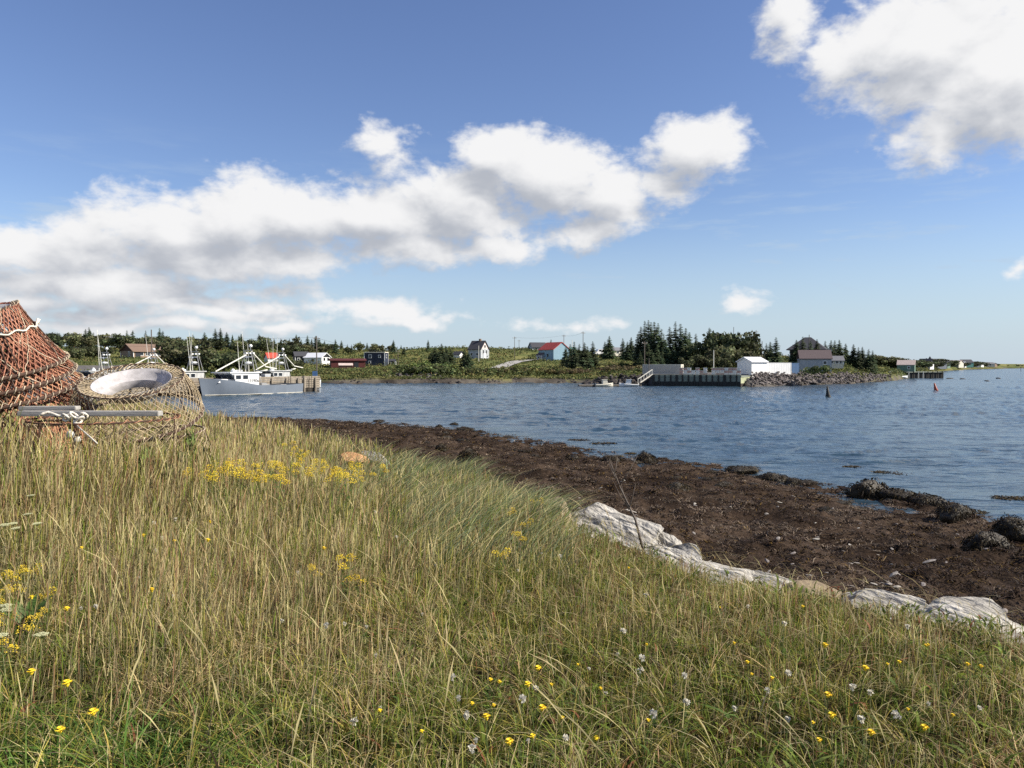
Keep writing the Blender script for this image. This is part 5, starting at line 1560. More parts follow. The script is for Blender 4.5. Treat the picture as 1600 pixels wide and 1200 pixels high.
for a in ((868, 703, 74, 'large weed patch just off the mid beach'), (943, 693, 42, 'dark weed patch right of the largest one'), (1017, 685, 30, 'small weed patch farthest out in mid channel'), (985, 709, 18, 'small weed tuft afloat behind the domed boulder'),
          (960, 714, 30, 'thin weed patch close to the inlet'), (1331, 730, 30, 'thin weed patch above the biggest boulder'), (1385, 739, 44, 'dark faint weed streak left of a tufted patch'), (1411, 742, 28, 'tufted brown weed patch beyond the biggest boulder'),
          (1580, 779, 56, 'brown weed streak near the right edge'), (735, 675, 46, 'weed fringe round the pair of rocks in the shallows'), (905, 688, 34, 'faint weed streak left of the dark patch'), (1510, 800, 60, 'brown weed mat at the right water edge')):
    weed_patch(*a)

# ------------------------------------------------------------------ breakwaters of quarried rock
rm = [rock_mesh('riprap_rock', 300 + k, 11, 1, .8, .7, .04, 2, False, 2) for k in range(6)]
def riprap(name, pxs, n, ztop, size, mtl, label, group, xr=(0, 1), depth=4.0, Yf=None):
    for i in range(n):
        px = random.uniform(*pxs)
        Ys = float(np.interp(px, SH_PX, SH_Y)) if Yf is None else Yf(px)
        t = random.random() ** .8
        Y = Ys - .4 + t * depth
        x = (px - 800) / F_PX * Y
        zt_ = ztop(px) if callable(ztop) else ztop
        z = -.15 + t * zt_
        s = random.uniform(*size) * (1.15 if t < .5 else .9)
        o = bpy.data.objects.new(name, (rb if (z < .35 and name == 'quarry_rock') else mtl)[i % 4]); col.objects.link(o)
        o.location = (x, Y, z); o.scale = (s * random.uniform(.8, 1.5), s, s * random.uniform(.7, 1.1)); o.rotation_euler = (random.uniform(-.6, .6), random.uniform(-.6, .6), random.uniform(0, 6.28))
        tag(o, label, 'rock', group)
for me in rm: me.materials.append(ROCKR)
rb = []
for me in rm[:4]:
    m2 = me.copy(); m2.materials.clear(); m2.materials.append(ROCKB); rb.append(m2)
riprap('quarry_rock', (1176, 1392), 290, lambda px: np.interp(px, [1176, 1250, 1330, 1392], [2.3, 2.3, 2.1, 1.5]), (.26, .52), rm, 'grey brown quarry rock in the breakwater right of the white shed', 'quarry rocks of the right breakwater', depth=4.4)
riprap('mound_rock', (912, 1016), 130, lambda px: np.interp(px, [912, 950, 1016], [.5, 2.0, 1.9]), (.34, .62), rb, 'black brown rock in the mound behind the floating dock', 'dark rocks behind the floating dock', depth=4.2, Yf=lambda px: float(np.interp(px, [912, 960, 1016], [158, 151, 146])))
riprap('tideline_stone', (505, 905), 230, lambda px: .9, (.25, .6), rb, 'dark stone along the far tide line below the scrub', 'stones along the far tide line', depth=3.5)
riprap('shore_boulder', (596, 690), 50, lambda px: 2.2, (.40, .85), rm, 'pale grey boulder at the foot of the far scrub bank', 'boulders below the scrub bank', depth=5, Yf=lambda px: 165.0)
riprap('slope_stone', (86, 150), 60, lambda px: 1.2, (.30, .7), rm, 'grey stone on the gravel slope beside the funnel trap', 'stones on the left gravel slope', depth=8, Yf=lambda px: 57.0)

def rubble():
    """small stones filling the gaps between the big rocks of the right breakwater"""
    Vs, Fs, k = [], [], 0
    for i in range(900):
        px = random.uniform(1174, 1392); Ys = float(np.interp(px, SH_PX, SH_Y)); t = random.random()
        Y = Ys - .5 + t * 4.8; s = random.uniform(.14, .30); x = (px - 800) / F_PX * Y
        z = -.1 + t * float(np.interp(px, [1176, 1250, 1330, 1392], [2.6, 2.6, 2.4, 1.7])) + .12
        n = 8
        d = rng.normal(size=(n, 3)); d /= np.linalg.norm(d, axis=1, keepdims=True)
        import bmesh
        bm = bmesh.new()
        for q in d: bm.verts.new((x + q[0] * s * 1.3, Y + q[1] * s, z + q[2] * s * .8))
        bmesh.ops.convex_hull(bm, input=bm.verts)
        bm.verts.index_update()
        vs = [v.co[:] for v in bm.verts]; fs = [[v.index for v in f.verts] for f in bm.faces if len(f.verts) == 3]
        bm.free()
        Vs += vs; Fs += [[i0 + k for i0 in f] for f in fs]; k += len(vs)
    o = link_mesh('quarry_rubble', np_mesh('quarry_rubble', np.array(Vs), np.array(Fs)), ROCKR)
    tag(o, 'small dark rubble filling the gaps of the right breakwater', 'rubble', kind='stuff')
rubble()

# ------------------------------------------------------------------ trees
def spruce_mesh(seed, slim=.24, bare=.06, sparse=1.0):
    rs = np.random.default_rng(seed)
    V, F, C = [], [], []
    z = bare
    while z < .985:
        rad = slim * (1 - z) ** .82 * rs.uniform(.78, 1.15) + .012
        nb = max(5, int((10 if z < .7 else 8) * sparse))
        for k in range(nb):
            a = rs.uniform(0, 6.28); L = rad * rs.uniform(.65, 1.2)
            ca, sa = math.cos(a), math.sin(a)
            drop = rs.uniform(.10, .38) * L
            c = np.array((.055, .080, .040)) * rs.uniform(.5, 1.5) * np.array((rs.uniform(.85, 1.25), 1, rs.uniform(.85, 1.1)))
            m = 4
            w0 = L * rs.uniform(.34, .52) + .010
            for i in range(m):
                t0, t1 = i / m, (i + 1.25) / m
                for sg in (-1, 1):
                    r0, r1 = L * t0, L * min(t1, 1.05)
                    rm_ = (r0 + r1) / 2
                    w = w0 * (1 - t0 * .75) * rs.uniform(.6, 1.3)
                    up = rs.uniform(-.3, .1) * w
                    b = len(V)
                    V += [(ca * r0, sa * r0, z - drop * t0 ** 1.4 + .004), (ca * r1, sa * r1, z - drop * min(t1, 1) ** 1.4), (ca * rm_ - sa * sg * w, sa * rm_ + ca * sg * w, z - drop * ((t0 + t1) / 2) ** 1.4 - abs(w) * .35 + up)]
                    F.append((b, b + 1, b + 2)); C += [c * .85, c * 1.15, c * 1.2]
        z += rs.uniform(.028, .046) * (1.15 - .5 * z)
    return np_mesh('spruce_crown', np.array(V), np.array(F), np.array(C))

def trunk_mesh(r=.014, h=.97, limbs=0, seed=0):
    mb = MB(); mb.tube([(0, 0, -.05), (0, 0, h * .4), (0, 0, h)], [r, r * .75, r * .12], 6)
    rs = random.Random(seed)
    for k in range(limbs):
        a = k * 2.4 + rs.random(); z = rs.uniform(.25, .5) * h; L = rs.uniform(.25, .42)
        mb.tube([(0, 0, z), (math.cos(a) * L * .5, math.sin(a) * L * .5, z + .12), (math.cos(a) * L, math.sin(a) * L, z + .3)], [r * .6, r * .4, r * .12], 4, cap=False)
    me = mb.mesh('trunk', True); me.materials.append(BARK); return me

def bush_mesh(seed, n=900, flat=.75, tone=(.055, .072, .024), leaf=.055, lumps=9, tall=1.0, gap=.35):
    rs = np.random.default_rng(seed)
    cx = rs.normal(size=(lumps, 3)) * np.array((.30, .30, .20)); cx[:, 2] = np.abs(cx[:, 2]) + .30 * flat + rs.uniform(0, .25, lumps) * tall
    rr = rs.uniform(.16, .32, lumps)
    k = rs.integers(0, lumps, n)
    d = rs.normal(size=(n, 3)); d /= np.linalg.norm(d, axis=1, keepdims=True)
    P = cx[k] + d * (rr[k] * rs.uniform(gap, 1.05, n) ** .6)[:, None] * np.array((1, 1, .85))
    P[:, 2] = np.abs(P[:, 2])
    s = leaf * rs.uniform(.6, 1.5, n)
    u_ = rs.normal(size=(n, 3)); u_ /= np.linalg.norm(u_, axis=1, keepdims=True)
    v_ = np.cross(u_, d + rs.normal(size=(n, 3)) * .6); v_ /= np.maximum(np.linalg.norm(v_, axis=1, keepdims=True), 1e-6)
    V = np.stack([P - u_ * s[:, None], P + v_ * s[:, None] * .7, P + u_ * s[:, None], P - v_ * s[:, None] * .7], 1).reshape(-1, 3)
    F = np.arange(n * 4).reshape(-1, 4)
    c = np.array(tone)[None] * (rs.uniform(.55, 1.5, (lumps, 1))[k]) * rs.uniform(.65, 1.4, (n, 1)) * rs.uniform(.9, 1.12, (n, 3))
    C = np.repeat(c, 4, 0)
    return np_mesh('bush', V, F, C)

SPR = [spruce_mesh(500 + i, sl_, ba, sp) for i, (sl_, ba, sp) in enumerate(((.24, .05, 1), (.28, .04, 1.1), (.20, .05, 1), (.26, .10, .8), (.22, .22, .8), (.31, .03, 1.2)))]
for me in SPR: me.materials.append(SPRUCE_M)
TRK = trunk_mesh()
def spruce(x, y, z, h, label, group, kind=None, wide=1.0):
    root = empty('spruce_tree', (x, y, z - .05), random.uniform(0, 6.28), label, 'tree', group)
    root.scale = (h * wide, h * wide, h)
    me = SPR[kind if kind is not None else random.randrange(len(SPR))]
    o = bpy.data.objects.new('crown', me); col.objects.link(o); o.parent = root
    o = bpy.data.objects.new('trunk', TRK); col.objects.link(o); o.parent = root
    return root
TRE = [bush_mesh(600 + i, 1500, 1.0, tn, .06, 15, 1.1, .3) for i, tn in enumerate(((.085, .10, .046), (.105, .118, .055), (.125, .13, .062)))]
for me in TRE: me.materials.append(LEAF_M)
TRK2 = [trunk_mesh(.03, .75, 6, 3), trunk_mesh(.026, .8, 7, 9)]
def broad(x, y, z, h, label, group, kind=None, wide=1.0):
    root = empty('broadleaf_tree', (x, y, z - .1), random.uniform(0, 6.28), label, 'tree', group)
    root.scale = (h * wide, h * wide, h)
    o = bpy.data.objects.new('crown', random.choice(TRE) if kind is None else TRE[kind]); col.objects.link(o); o.parent = root
    o = bpy.data.objects.new('trunk', random.choice(TRK2)); col.objects.link(o); o.parent = root
    return root
BSH = [bush_mesh(700 + i, 800, .5, tn, .06, 8, .6, .35) for i, tn in enumerate(((.12, .15, .046), (.165, .17, .06), (.095, .115, .042), (.20, .18, .07), (.145, .115, .06)))]
for me in BSH: me.materials.append(LEAF_M)
def bush(x, y, z, h, label, group, kind=None, wide=1.5):
    o = bpy.data.objects.new('shrub', random.choice(BSH) if kind is None else BSH[kind]); col.objects.link(o)
    o.location = (x, y, z - .1 * h); o.rotation_euler = (0, 0, random.uniform(0, 6.28)); o.scale = (h * wide, h * wide, h * 1.15)
    return tag(o, label, 'shrub', group)

def tree_px(px, ytop, Y, label, group, kind=None, wide=1.0, f=spruce, hmul=1.0):
    x = (px - 800) / F_PX * Y
    z = max(tz(x, Y), .2)
    zt_ = on_ray(px, ytop, Y).z
    return f(x, Y, z, max(1.2, (zt_ - z) * hmul), label, group, kind, wide)

# the tall stand in the middle right
HOUSE_CLEAR = [(176, 280, 168, 215), (405, 640, 170, 222), (705, 770, 185, 250), (838, 888, 195, 240), (925, 980, 200, 245), (1245, 1320, 158, 175)]
G1 = 'tall spruces of the dark stand behind the container'
for px, yt, Y, k in ((996, 520, 196, 4), (1001, 508, 192, 0), (1007, 500, 194, 2), (1013, 498, 190, 4), (1017, 502, 188, 2), (1022, 500, 192, 0), (1028, 503, 189, 4), (1033, 512, 187, 1), (1037, 522, 190, 0),
                     (1046, 508, 194, 0), (1055, 501, 192, 2), (1063, 504, 190, 1), (1071, 510, 188, 0), (1077, 518, 191, 5), (1010, 530, 184, 5), (1040, 530, 184, 1), (1026, 538, 180, 5), (1052, 535, 183, 1), (1066, 532, 182, 5), (1018, 545, 178, 5), (1000, 548, 178, 5), (1035, 552, 174, 1)):
    tree_px(px, yt, Y, 'tall dark spruce in the dense stand behind the beige container', G1, k, 1.05)
tree_px(1108, 510, 200, 'slender spruce rising alone left of the broad leaved clump', None, 3, 1.0)
tree_px(1087, 520, 205, 'short spruce between the dark stand and the slender spruce', None, 1)
tree_px(1153, 516, 200, 'small spruce top poking out above the broad leaved clump', None, 0)
tree_px(1178, 521, 196, 'leaning spruce at the right end of the broad leaved clump', None, 1, 1.2)
tree_px(1212, 525, 176, 'lone dark spruce behind the white shed', None, 0, 1.15)
tree_px(1203, 533, 184, 'smaller spruce left of the lone dark one', None, 5)
tree_px(1197, 535, 186, 'round topped small spruce beside the leaning spruce', None, 1)
tree_px(1254, 524, 172, 'dark spruce standing against the big hipped roof', None, 0, 1.1)
tree_px(1244, 530, 172, 'spruce in front of the left slope of the big hipped roof', None, 5, 1.25)
tree_px(1266, 531, 174, 'spruce in front of the right slope of the big hipped roof', None, 1, 1.2)
tree_px(1276, 529, 180, 'spruce at the right slope of the big hipped roof', None, 5, 1.0)
for px, yt in ((1289, 531), (1298, 530), (1304, 530), (1311, 530), (1321, 536), (1333, 537), (1341, 541), (1347, 541), (1357, 544), (1363, 546)):
    tree_px(px, yt, 186 + random.uniform(-3, 4), 'dark spruce in the row above the breakwater tip', 'spruces in the row above the breakwater', random.choice((0, 1, 5)), 1.15)
for px, yt, Y in ((1100, 535, 182), (1116, 522, 180), (1128, 516, 178), (1140, 518, 180), (1152, 524, 178), (1164, 527, 180), (1122, 540, 170), (1142, 542, 168), (1160, 545, 170), (1106, 552, 166), (1176, 540, 176), (1180, 552, 168), (1090, 556, 168), (1132, 556, 164), (1072, 560, 164)):
    tree_px(px, yt, Y, 'dusky broad leaved tree in the clump above the crate row', 'broad leaved clump above the crate row', None, .85, broad, .92)
# young spruces right of the blue house
for px, yt, Y in ((884, 540, 205), (891, 536, 200), (897, 532, 198), (905, 536, 200), (913, 534, 196), (918, 540, 198), (926, 532, 200), (952, 524, 235), (945, 533, 238), (973, 527, 240), (980, 533, 235), (986, 526, 236), (900, 548, 188), (889, 551, 188), (861, 529, 270)):
    tree_px(px, yt, Y, 'young spruce near the blue house and the grey bungalow', 'young spruces round the blue house', random.choice((0, 1, 5)), 1.1)
for px, yt, Y in ((680, 540, 205), (690, 536, 200), (697, 540, 203), (704, 544, 196), (674, 546, 200), (686, 548, 190), (726, 545, 205), (732, 548, 200), (696, 552, 188)):
    tree_px(px, yt, Y, 'dark spruce in the thicket left of the grey shingled house', 'spruce thicket left of the grey house', random.choice((1, 5, 5)), 1.35)
# skyline on the left hill
for k in range(68):
    px = random.uniform(40, 640) if k < 58 else random.uniform(640, 880)
    Y = random.uniform(285, 350)
    yt = np.interp(px, [40, 100, 200, 300, 340, 400, 460, 520, 600, 640, 700, 880], [512, 514, 517, 519, 514, 522, 524, 527, 534, 536, 541, 543]) + random.choice((-2, 2, 3, 5, 6, 8))
    tree_px(px, yt, Y, 'dark spruce along the skyline of the left hill' if px < 640 else 'small dark spruce along the low middle skyline', 'skyline spruces of the left hill' if px < 640 else 'skyline spruces of the middle ridge', None, 1.25)
for px, yt in ((337, 512), (345, 511), (250, 511), (615, 530), (669, 530), (140, 510)):
    tree_px(px, yt, 300, 'taller spruce breaking the left skyline', 'taller skyline spruces', 0, 1.1)
for k in range(60):
    px = random.uniform(40, 640); Y = random.uniform(270, 330)
    yt = np.interp(px, [40, 200, 400, 600, 640], [521, 525, 531, 540, 543]) + random.uniform(-3, 6)
    tree_px(px, yt, Y, 'round dark broad leaved tree on the left hill', 'broad leaved trees on the left hill', None, 1.15, broad, .95)
for px, yt, Y in ((290, 535, 180), (280, 541, 176), (300, 540, 185), (272, 545, 182), (312, 545, 178), (350, 550, 176), (385, 550, 172), (452, 560, 178), (140, 540, 215), (120, 545, 205), (165, 543, 220)):
    tree_px(px, yt, Y, 'broad leaved tree behind the moored boats', 'trees behind the moored boats', None, 1.1, broad, .95)
# shrubs over the slopes
nb = 0
for k in range(700):
    if nb >= 285: break
    if k < 270: px = random.uniform(500, 905); s = random.uniform(9, 34)
    elif k < 420: px = random.uniform(905, 1010); s = random.uniform(10, 50)
    elif k < 520: px = random.uniform(1180, 1390); s = random.uniform(6, 34)
    else: px = random.uniform(60, 900); s = random.uniform(40, 190)
    Y = float(np.interp(px, SH_PX, SH_Y)) + s
    if 770 < px < 890 and 215 < Y < 300: continue
    if 905 < px < 1010 and s < 14: continue
    x = (px - 800) / F_PX * Y; z = tz(x, Y)
    # keep house fronts clear
    X_, y_ = proj(x, Y, z + 1.0)
    if any(a - 6 < px < b_ + 6 and y0_ - 6 < Y < y1_ for a, b_, y0_, y1_ in HOUSE_CLEAR):
        h = random.uniform(.4, .8)
    else:
        h = random.uniform(1.0, 2.5) if s < 60 else random.uniform(1.4, 3.2)
    if px > 1180: h *= .7
    lab, grp = ('green shrub on the bank of the far middle shore', 'shrubs on the middle shore') if px < 905 and s < 60 else ('green shrub on the slope above the dark rock mound', 'shrubs above the rock mound') if 905 <= px < 1180 else ('green shrub above the right breakwater', 'shrubs above the right breakwater') if px >= 1180 else ('green shrub scattered over the hillside', 'shrubs over the hillside')
    kd = None
    if 500 < px < 735 and s < 40 and h > 1: h *= 1.35; kd = random.choice((2, 2, 0))
    bush(x, Y, z, h, lab, grp, kd, wide=random.uniform(1.1, 1.9)); nb += 1
for px_, yt_, Y_, k_, lab_ in ((283, 642, 9.3, 0, 'leafy green weed growing against the right side of the funnel trap'), (262, 668, 8.9, 3, 'dry tawny weed in front of the low bleached trap'), (303, 652, 10.0, 2, 'dark leafy weed at the far right of the traps'), (232, 676, 8.8, 0, 'low leafy weed under the end of the long plank'), (18, 676, 8.7, 2, 'dark leafy weed at the foot of the tall orange stack')):
    x_ = (px_ - 800) / F_PX * Y_; z_ = tz(x_, Y_); h_ = on_ray(px_, yt_, Y_).z - z_
    o_ = bush(x_, Y_, z_, h_ / 1.0, lab_, None, k_, .42); o_.scale = (.30, .30, h_ * 1.0); o_['category'] = 'weed'
bush(on_ray(1281, 570, 146).x, 146, 2.4, 2.4, 'rounded shrub in front of the purple brown shed', None, 2, 1.3)

# low cover of the hillside
def undergrowth():
    n = 170000
    px = rng.uniform(-150, 1480, n); s = rng.uniform(0, 1, n) ** 1.5 * 200 + 2.5
    Y = np.interp(px, SH_PX, SH_Y) + s; x = (px - 800) / F_PX * Y
    pp_, s_ = far_s(x, Y)
    keep = (s_ > 2.8) & ~((px > 1003) & (px < 1240) & (s_ < 24)) & ~((px > 95) & (px < 215) & (s_ > 18) & (s_ < 46)) & ~((px > 800 - 40 + 0) & (px < 880) & (np.abs(Y - (232 + (px - 770) * .9)) < 7))
    x, Y, px, s_ = x[keep], Y[keep], px[keep], s_[keep]; n = len(x)
    big = fbm(x * .06, Y * .06, 81); mid = fbm(x * .22, Y * .22, 83); fine = fbm(x * .7, Y * .7, 85)
    clear = np.zeros(n, bool)
    for a_, b_, y0_, y1_ in HOUSE_CLEAR: clear |= (px > a_) & (px < b_) & (Y > y0_) & (Y < y1_)
    hh = .15 + np.where(clear, .25, 1.2) * sstep(mid, .45, .75) * (.5 + fine) * np.where((px > 905) & (px < 1005), .5, 1)
    z = terrain(x, Y) + hh * rng.uniform(.2, 1.0, n)
    sz = rng.uniform(.10, .26, n) * np.where(Y > 250, 1.5, 1.0)
    d = rng.normal(size=(n, 3)); d[:, 2] += .4; d /= np.linalg.norm(d, axis=1, keepdims=True)
    e = np.cross(d, rng.normal(size=(n, 3))); e /= np.linalg.norm(e, axis=1, keepdims=True)
    P = np.stack([x, Y, z], -1)
    V = np.stack([P - d * sz[:, None], P + e * sz[:, None] * .8, P + d * sz[:, None], P - e * sz[:, None] * .8], 1).reshape(-1, 3)
    ng, nyel = sstep(big, .35, .6), sstep(fbm(x * .1, Y * .1, 91), .5, .7)
    base, _ = pick(n, [(.5 + ng, (.085, .11, .034)), (.6, (.13, .145, .048)), (.25 + nyel * 1.6, (.19, .175, .06)), (.35 * nyel + .08, (.17, .11, .05)), (.5, (.06, .075, .03))])
    C = np.repeat(base * rng.uniform(.65, 1.35, (n, 1)), 4, 0)
    tag(link_mesh('undergrowth', np_mesh('undergrowth', V, np.arange(n * 4).reshape(-1, 4), C), LEAF_M), 'low green and tawny scrub and meadow growth covering the far slopes', 'undergrowth', kind='stuff')
undergrowth()

# gravel road up the hill
def road():
    pts = [(776, 567, 200), (790, 563, 214), (806, 559, 230), (824, 555, 246), (842, 551, 262), (856, 548, 285)]
    V = []
    for px, py, Y in pts:
        p = on_ray(px, py, Y); w = 2.0
        for sg in (-1, 1):
            x = p.x + sg * w; V.append((x, Y, max(tz(x, Y), tz(p.x, Y)) + .35))
    F = [(2 * i, 2 * i + 1, 2 * i + 3, 2 * i + 2) for i in range(len(pts) - 1)]
    tag(link_mesh('road', np_mesh('road', np.array(V), np.array(F), smooth=True), mat('gravel_road', (.30, .285, .26), .9, .15, 2)), kind='structure')
road()

# ------------------------------------------------------------------ far village across the water
vl = [(1447, 563, 3.4, WHITE, ROOFD, 'far dark roofed long house at the left of the distant village'), (1462, 563, 4.6, GREYP, ROOFD, 'widest far house with a long dark roof in the distant village'),
      (1474, 566, 3.0, GREENS, ROOFG, 'far green grey house right of the widest one'), (1491, 565, 4.0, CREAM, ROOFPK, 'far pale house with a pinkish roof'), (1501, 567, 2.4, WHITE, ROOFW, 'far small white house on the shore slope'),
      (1509, 564, 3.2, TEAL, ROOFD, 'far teal house high on the green slope'), (1517, 569, 3.4, GREYP, ROOFP, 'far grey shore shed in the distant village'), (1529, 570, 2.2, WHITE, ROOFW, 'far bright white hut at the water'),
      (1539, 568, 4.2, CREAM, ROOFG, 'far cream house near the right end of the village'), (1547, 569, 3.0, BRICKB, ROOFD, 'far brown house at the right end of the village')]
for px, py, w, wm_, rf, lab in vl:
    Y = float(np.interp(px, SH_PX, SH_Y)) + 45
    p = on_ray(px, py + 3, Y); p.z = tz(p.x, Y)
    sc_ = Y / 230
    zt_ = on_ray(px, py - 1.5, Y).z - p.z
    H('house', lab, 'house', p, random.choice((-25, 20, 35)), w * sc_, w * .75 * sc_, max(1.8, zt_ * .62), max(3.2, zt_ * 1.05), wm_, rf, [('F', -w * .2 * sc_, max(1.2, zt_ * .4), w * .12 * sc_, 1.3), ('F', w * .2 * sc_, max(1.2, zt_ * .4), w * .12 * sc_, 1.3)], group='houses of the distant village', corner=False)
t = empty('church_tower', Vector((on_ray(1453, 565, 600).x, 600, tz(on_ray(1453, 565, 600).x, 600))), 0, 'tiny distant church tower above the far village roofs', 'tower')
ht = on_ray(1453, 556.5, 600).z - t.location.z
mb = MB(); mb.box((0, 0, ht * .36), (2.0, 2.0, ht * .72)); mb.build('tower_shaft', GREYP, t)
mb = MB(); mb.lathe([(1.3, ht * .72), (.05, ht)], 4); mb.build('spire', ROOFD, t)
for k in range(46):
    px = random.choice((random.uniform(1366, 1445), random.uniform(1440, 1560), random.uniform(1440, 1600)))
    Y = max(float(np.interp(px, SH_PX, SH_Y)) + random.uniform(15, 70), 246 if px < 1445 else 0)
    tree_px(px, np.interp(px, [1366, 1400, 1440, 1500, 1540, 1560, 1600], [557, 559, 563, 565, 566, 570, 571.5]) + random.uniform(-1.5, 2), Y, 'dark distant tree on the far right shore', 'distant trees on the far right shore', None, 1.7, broad)

# ------------------------------------------------------------------ wild flowers
YEL = mat('goldenrod_yellow', (.58, .43, .03), .7, .25, 30, objvar=.08)
YEL2 = mat('hawkweed_yellow', (.82, .60, .03), .7, .15, 30, objvar=.06)
WHT = mat('white_fluff', (.70, .66, .56), .9, .1, 30, trans=.5)
UMB = mat('creamy_umbel', (.50, .50, .30), .9, .12, 30, trans=.2)
STEM = mat('flower_stem', (.085, .11, .03), .7, .25, 8)
LEAFG = mat('flower_leaf', (.06, .11, .022), .6, .25, 8, trans=.2)
def leafy(mb, base, az, L, w, rise):
    d = Vector((math.cos(az), math.sin(az), 0)); s = Vector((-d.y, d.x, 0)); P = []
    for t, ww in ((0, .15), (.3, .9), (.65, .8), (1, .05)):
        c = Vector(base) + d * L * t + Vector((0, 0, rise * t - .35 * L * t * t)); P += [c - s * w * ww / 2, c + s * w * ww / 2]
    mb.add(P, [(2 * i, 2 * i + 1, 2 * i + 3, 2 * i + 2) for i in range(3)])
def goldenrod(seed, h=.7, big=1.0):
    rs = random.Random(seed); root = empty('goldenrod', (0, 0, 0))
    st, lf = MB(), MB()
    for q in range(3):
        fl = MB()
        bx, by = rs.uniform(-.06, .06), rs.uniform(-.06, .06); hh = h * rs.uniform(.85, 1.05); lx, ly = rs.uniform(-.1, .1), rs.uniform(-.1, .1)
        st.tube([(bx, by, -.02), (bx + lx * .4, by + ly * .4, hh * .5), (bx + lx, by + ly, hh)], [.004, .0035, .002], 4)
        for k in range(9):
            t = .2 + .65 * k / 9; leafy(lf, (bx + lx * t, by + ly * t, hh * t), k * 2.4, .09, .016, .05)
        for k in range(48):
            a = rs.uniform(0, 6.28); t = rs.random(); rr = .085 * big * (1 - t * .6); c = Vector((bx + lx + math.cos(a) * rr * rs.random() ** .5, by + ly + math.sin(a) * rr * rs.random() ** .5, hh - .03 + t * .07 * big))
            s = rs.uniform(.004, .009) * big
            fl.add([c + Vector((s, 0, 0)), c + Vector((0, s, 0)), c + Vector((-s, 0, 0)), c + Vector((0, -s, 0)), c + Vector((0, 0, s)), c - Vector((0, 0, s))], [(0, 1, 4), (1, 2, 4), (2, 3, 4), (3, 0, 4), (1, 0, 5), (2, 1, 5), (3, 2, 5), (0, 3, 5)])
        fl.build('flower_plume', YEL, root, fix=False)
    st.build('stem', STEM, root, fix=False); lf.build('leaves', LEAFG, root, fix=False)['kind'] = 'stuff'
    return root
def daisy(seed, h=.45):
    rs = random.Random(seed); root = empty('hawkweed', (0, 0, 0)); st, fl = MB(), MB()
    st.tube([(0, 0, -.02), (.02, .0, h * .5), (.03, .01, h)], [.0025, .002, .002], 4)
    n = 16
    for k in range(n):
        a = 6.283 * k / n; d = Vector((math.cos(a), math.sin(a), 0)); s = Vector((-d.y, d.x, 0)); c = Vector((.03, .01, h)); r = .021 * rs.uniform(.85, 1.1)
        fl.add([c, c + d * r * .6 - s * .0045 + Vector((0, 0, .005)), c + d * r + Vector((0, 0, .004)), c + d * r * .6 + s * .0045 + Vector((0, 0, .005))], [(0, 1, 2, 3)])
        fl.add([c + Vector((0, 0, .004)), c + d * r * .45 - s * .004 + Vector((0, 0, .012)), c + d * r * .6 + Vector((0, 0, .012)), c + d * r * .45 + s * .004 + Vector((0, 0, .012))], [(0, 1, 2, 3)])
    fl.lathe([(.004, -.014), (.009, -.006), (.009, .003), (.002, .008)], 8, (.03, .01, h))
    st.build('stem', STEM, root, fix=False); fl.build('flower_head', YEL2, root, fix=False)
    return root
def fluff(seed, h=.42, r=.019):
    rs = random.Random(seed); root = empty('seed_head', (0, 0, 0)); st, fl = MB(), MB()
    st.tube([(0, 0, -.02), (-.01, .01, h * .5), (.02, .0, h)], [.0025, .002, .0018], 4)
    c = Vector((.02, 0, h + .008))
    for k in range(46):
        d = Vector((rs.gauss(0, 1), rs.gauss(0, 1), rs.gauss(.3, 1))).normalized(); s = d.orthogonal().normalized() * .0045
        e = c + d * r * rs.uniform(.7, 1.15)
        fl.add([c, e - s, e + d * .003, e + s], [(0, 1, 2, 3)])
    fl.lathe([(.002, -.007), (.008, 0), (.002, .007)], 7, tuple(c))
    st.build('stem', STEM, root, fix=False); fl.build('fluffy_head', WHT, root, fix=False)
    return root
def umbel(seed, h=.62):
    rs = random.Random(seed); root = empty('wild_carrot', (0, 0, 0)); st, fl = MB(), MB()
    st.tube([(0, 0, -.02), (.02, 0, h * .5), (.03, .02, h)], [.004, .0035, .003], 4)
    c = Vector((.03, .02, h))
    for k in range(20):
        a = 2.4 * k; r = .055 * math.sqrt((k + .5) / 20); e = c + Vector((math.cos(a) * r, math.sin(a) * r, .045 - r * .2))
        st.tube([c, e], .0012, 3, cap=False)
        for q in range(9):
            o = e + Vector((rs.uniform(-.011, .011), rs.uniform(-.011, .011), rs.uniform(-.002, .004))); s = .0042
            fl.add([o + Vector((s, 0, 0)), o + Vector((0, s, 0)), o + Vector((-s, 0, 0)), o + Vector((0, -s, 0)), o + Vector((0, 0, s)), ], [(0, 1, 4), (1, 2, 4), (2, 3, 4), (3, 0, 4)])
    st.build('stem', STEM, root, fix=False); fl.build('umbel', UMB, root, fix=False)
    return root

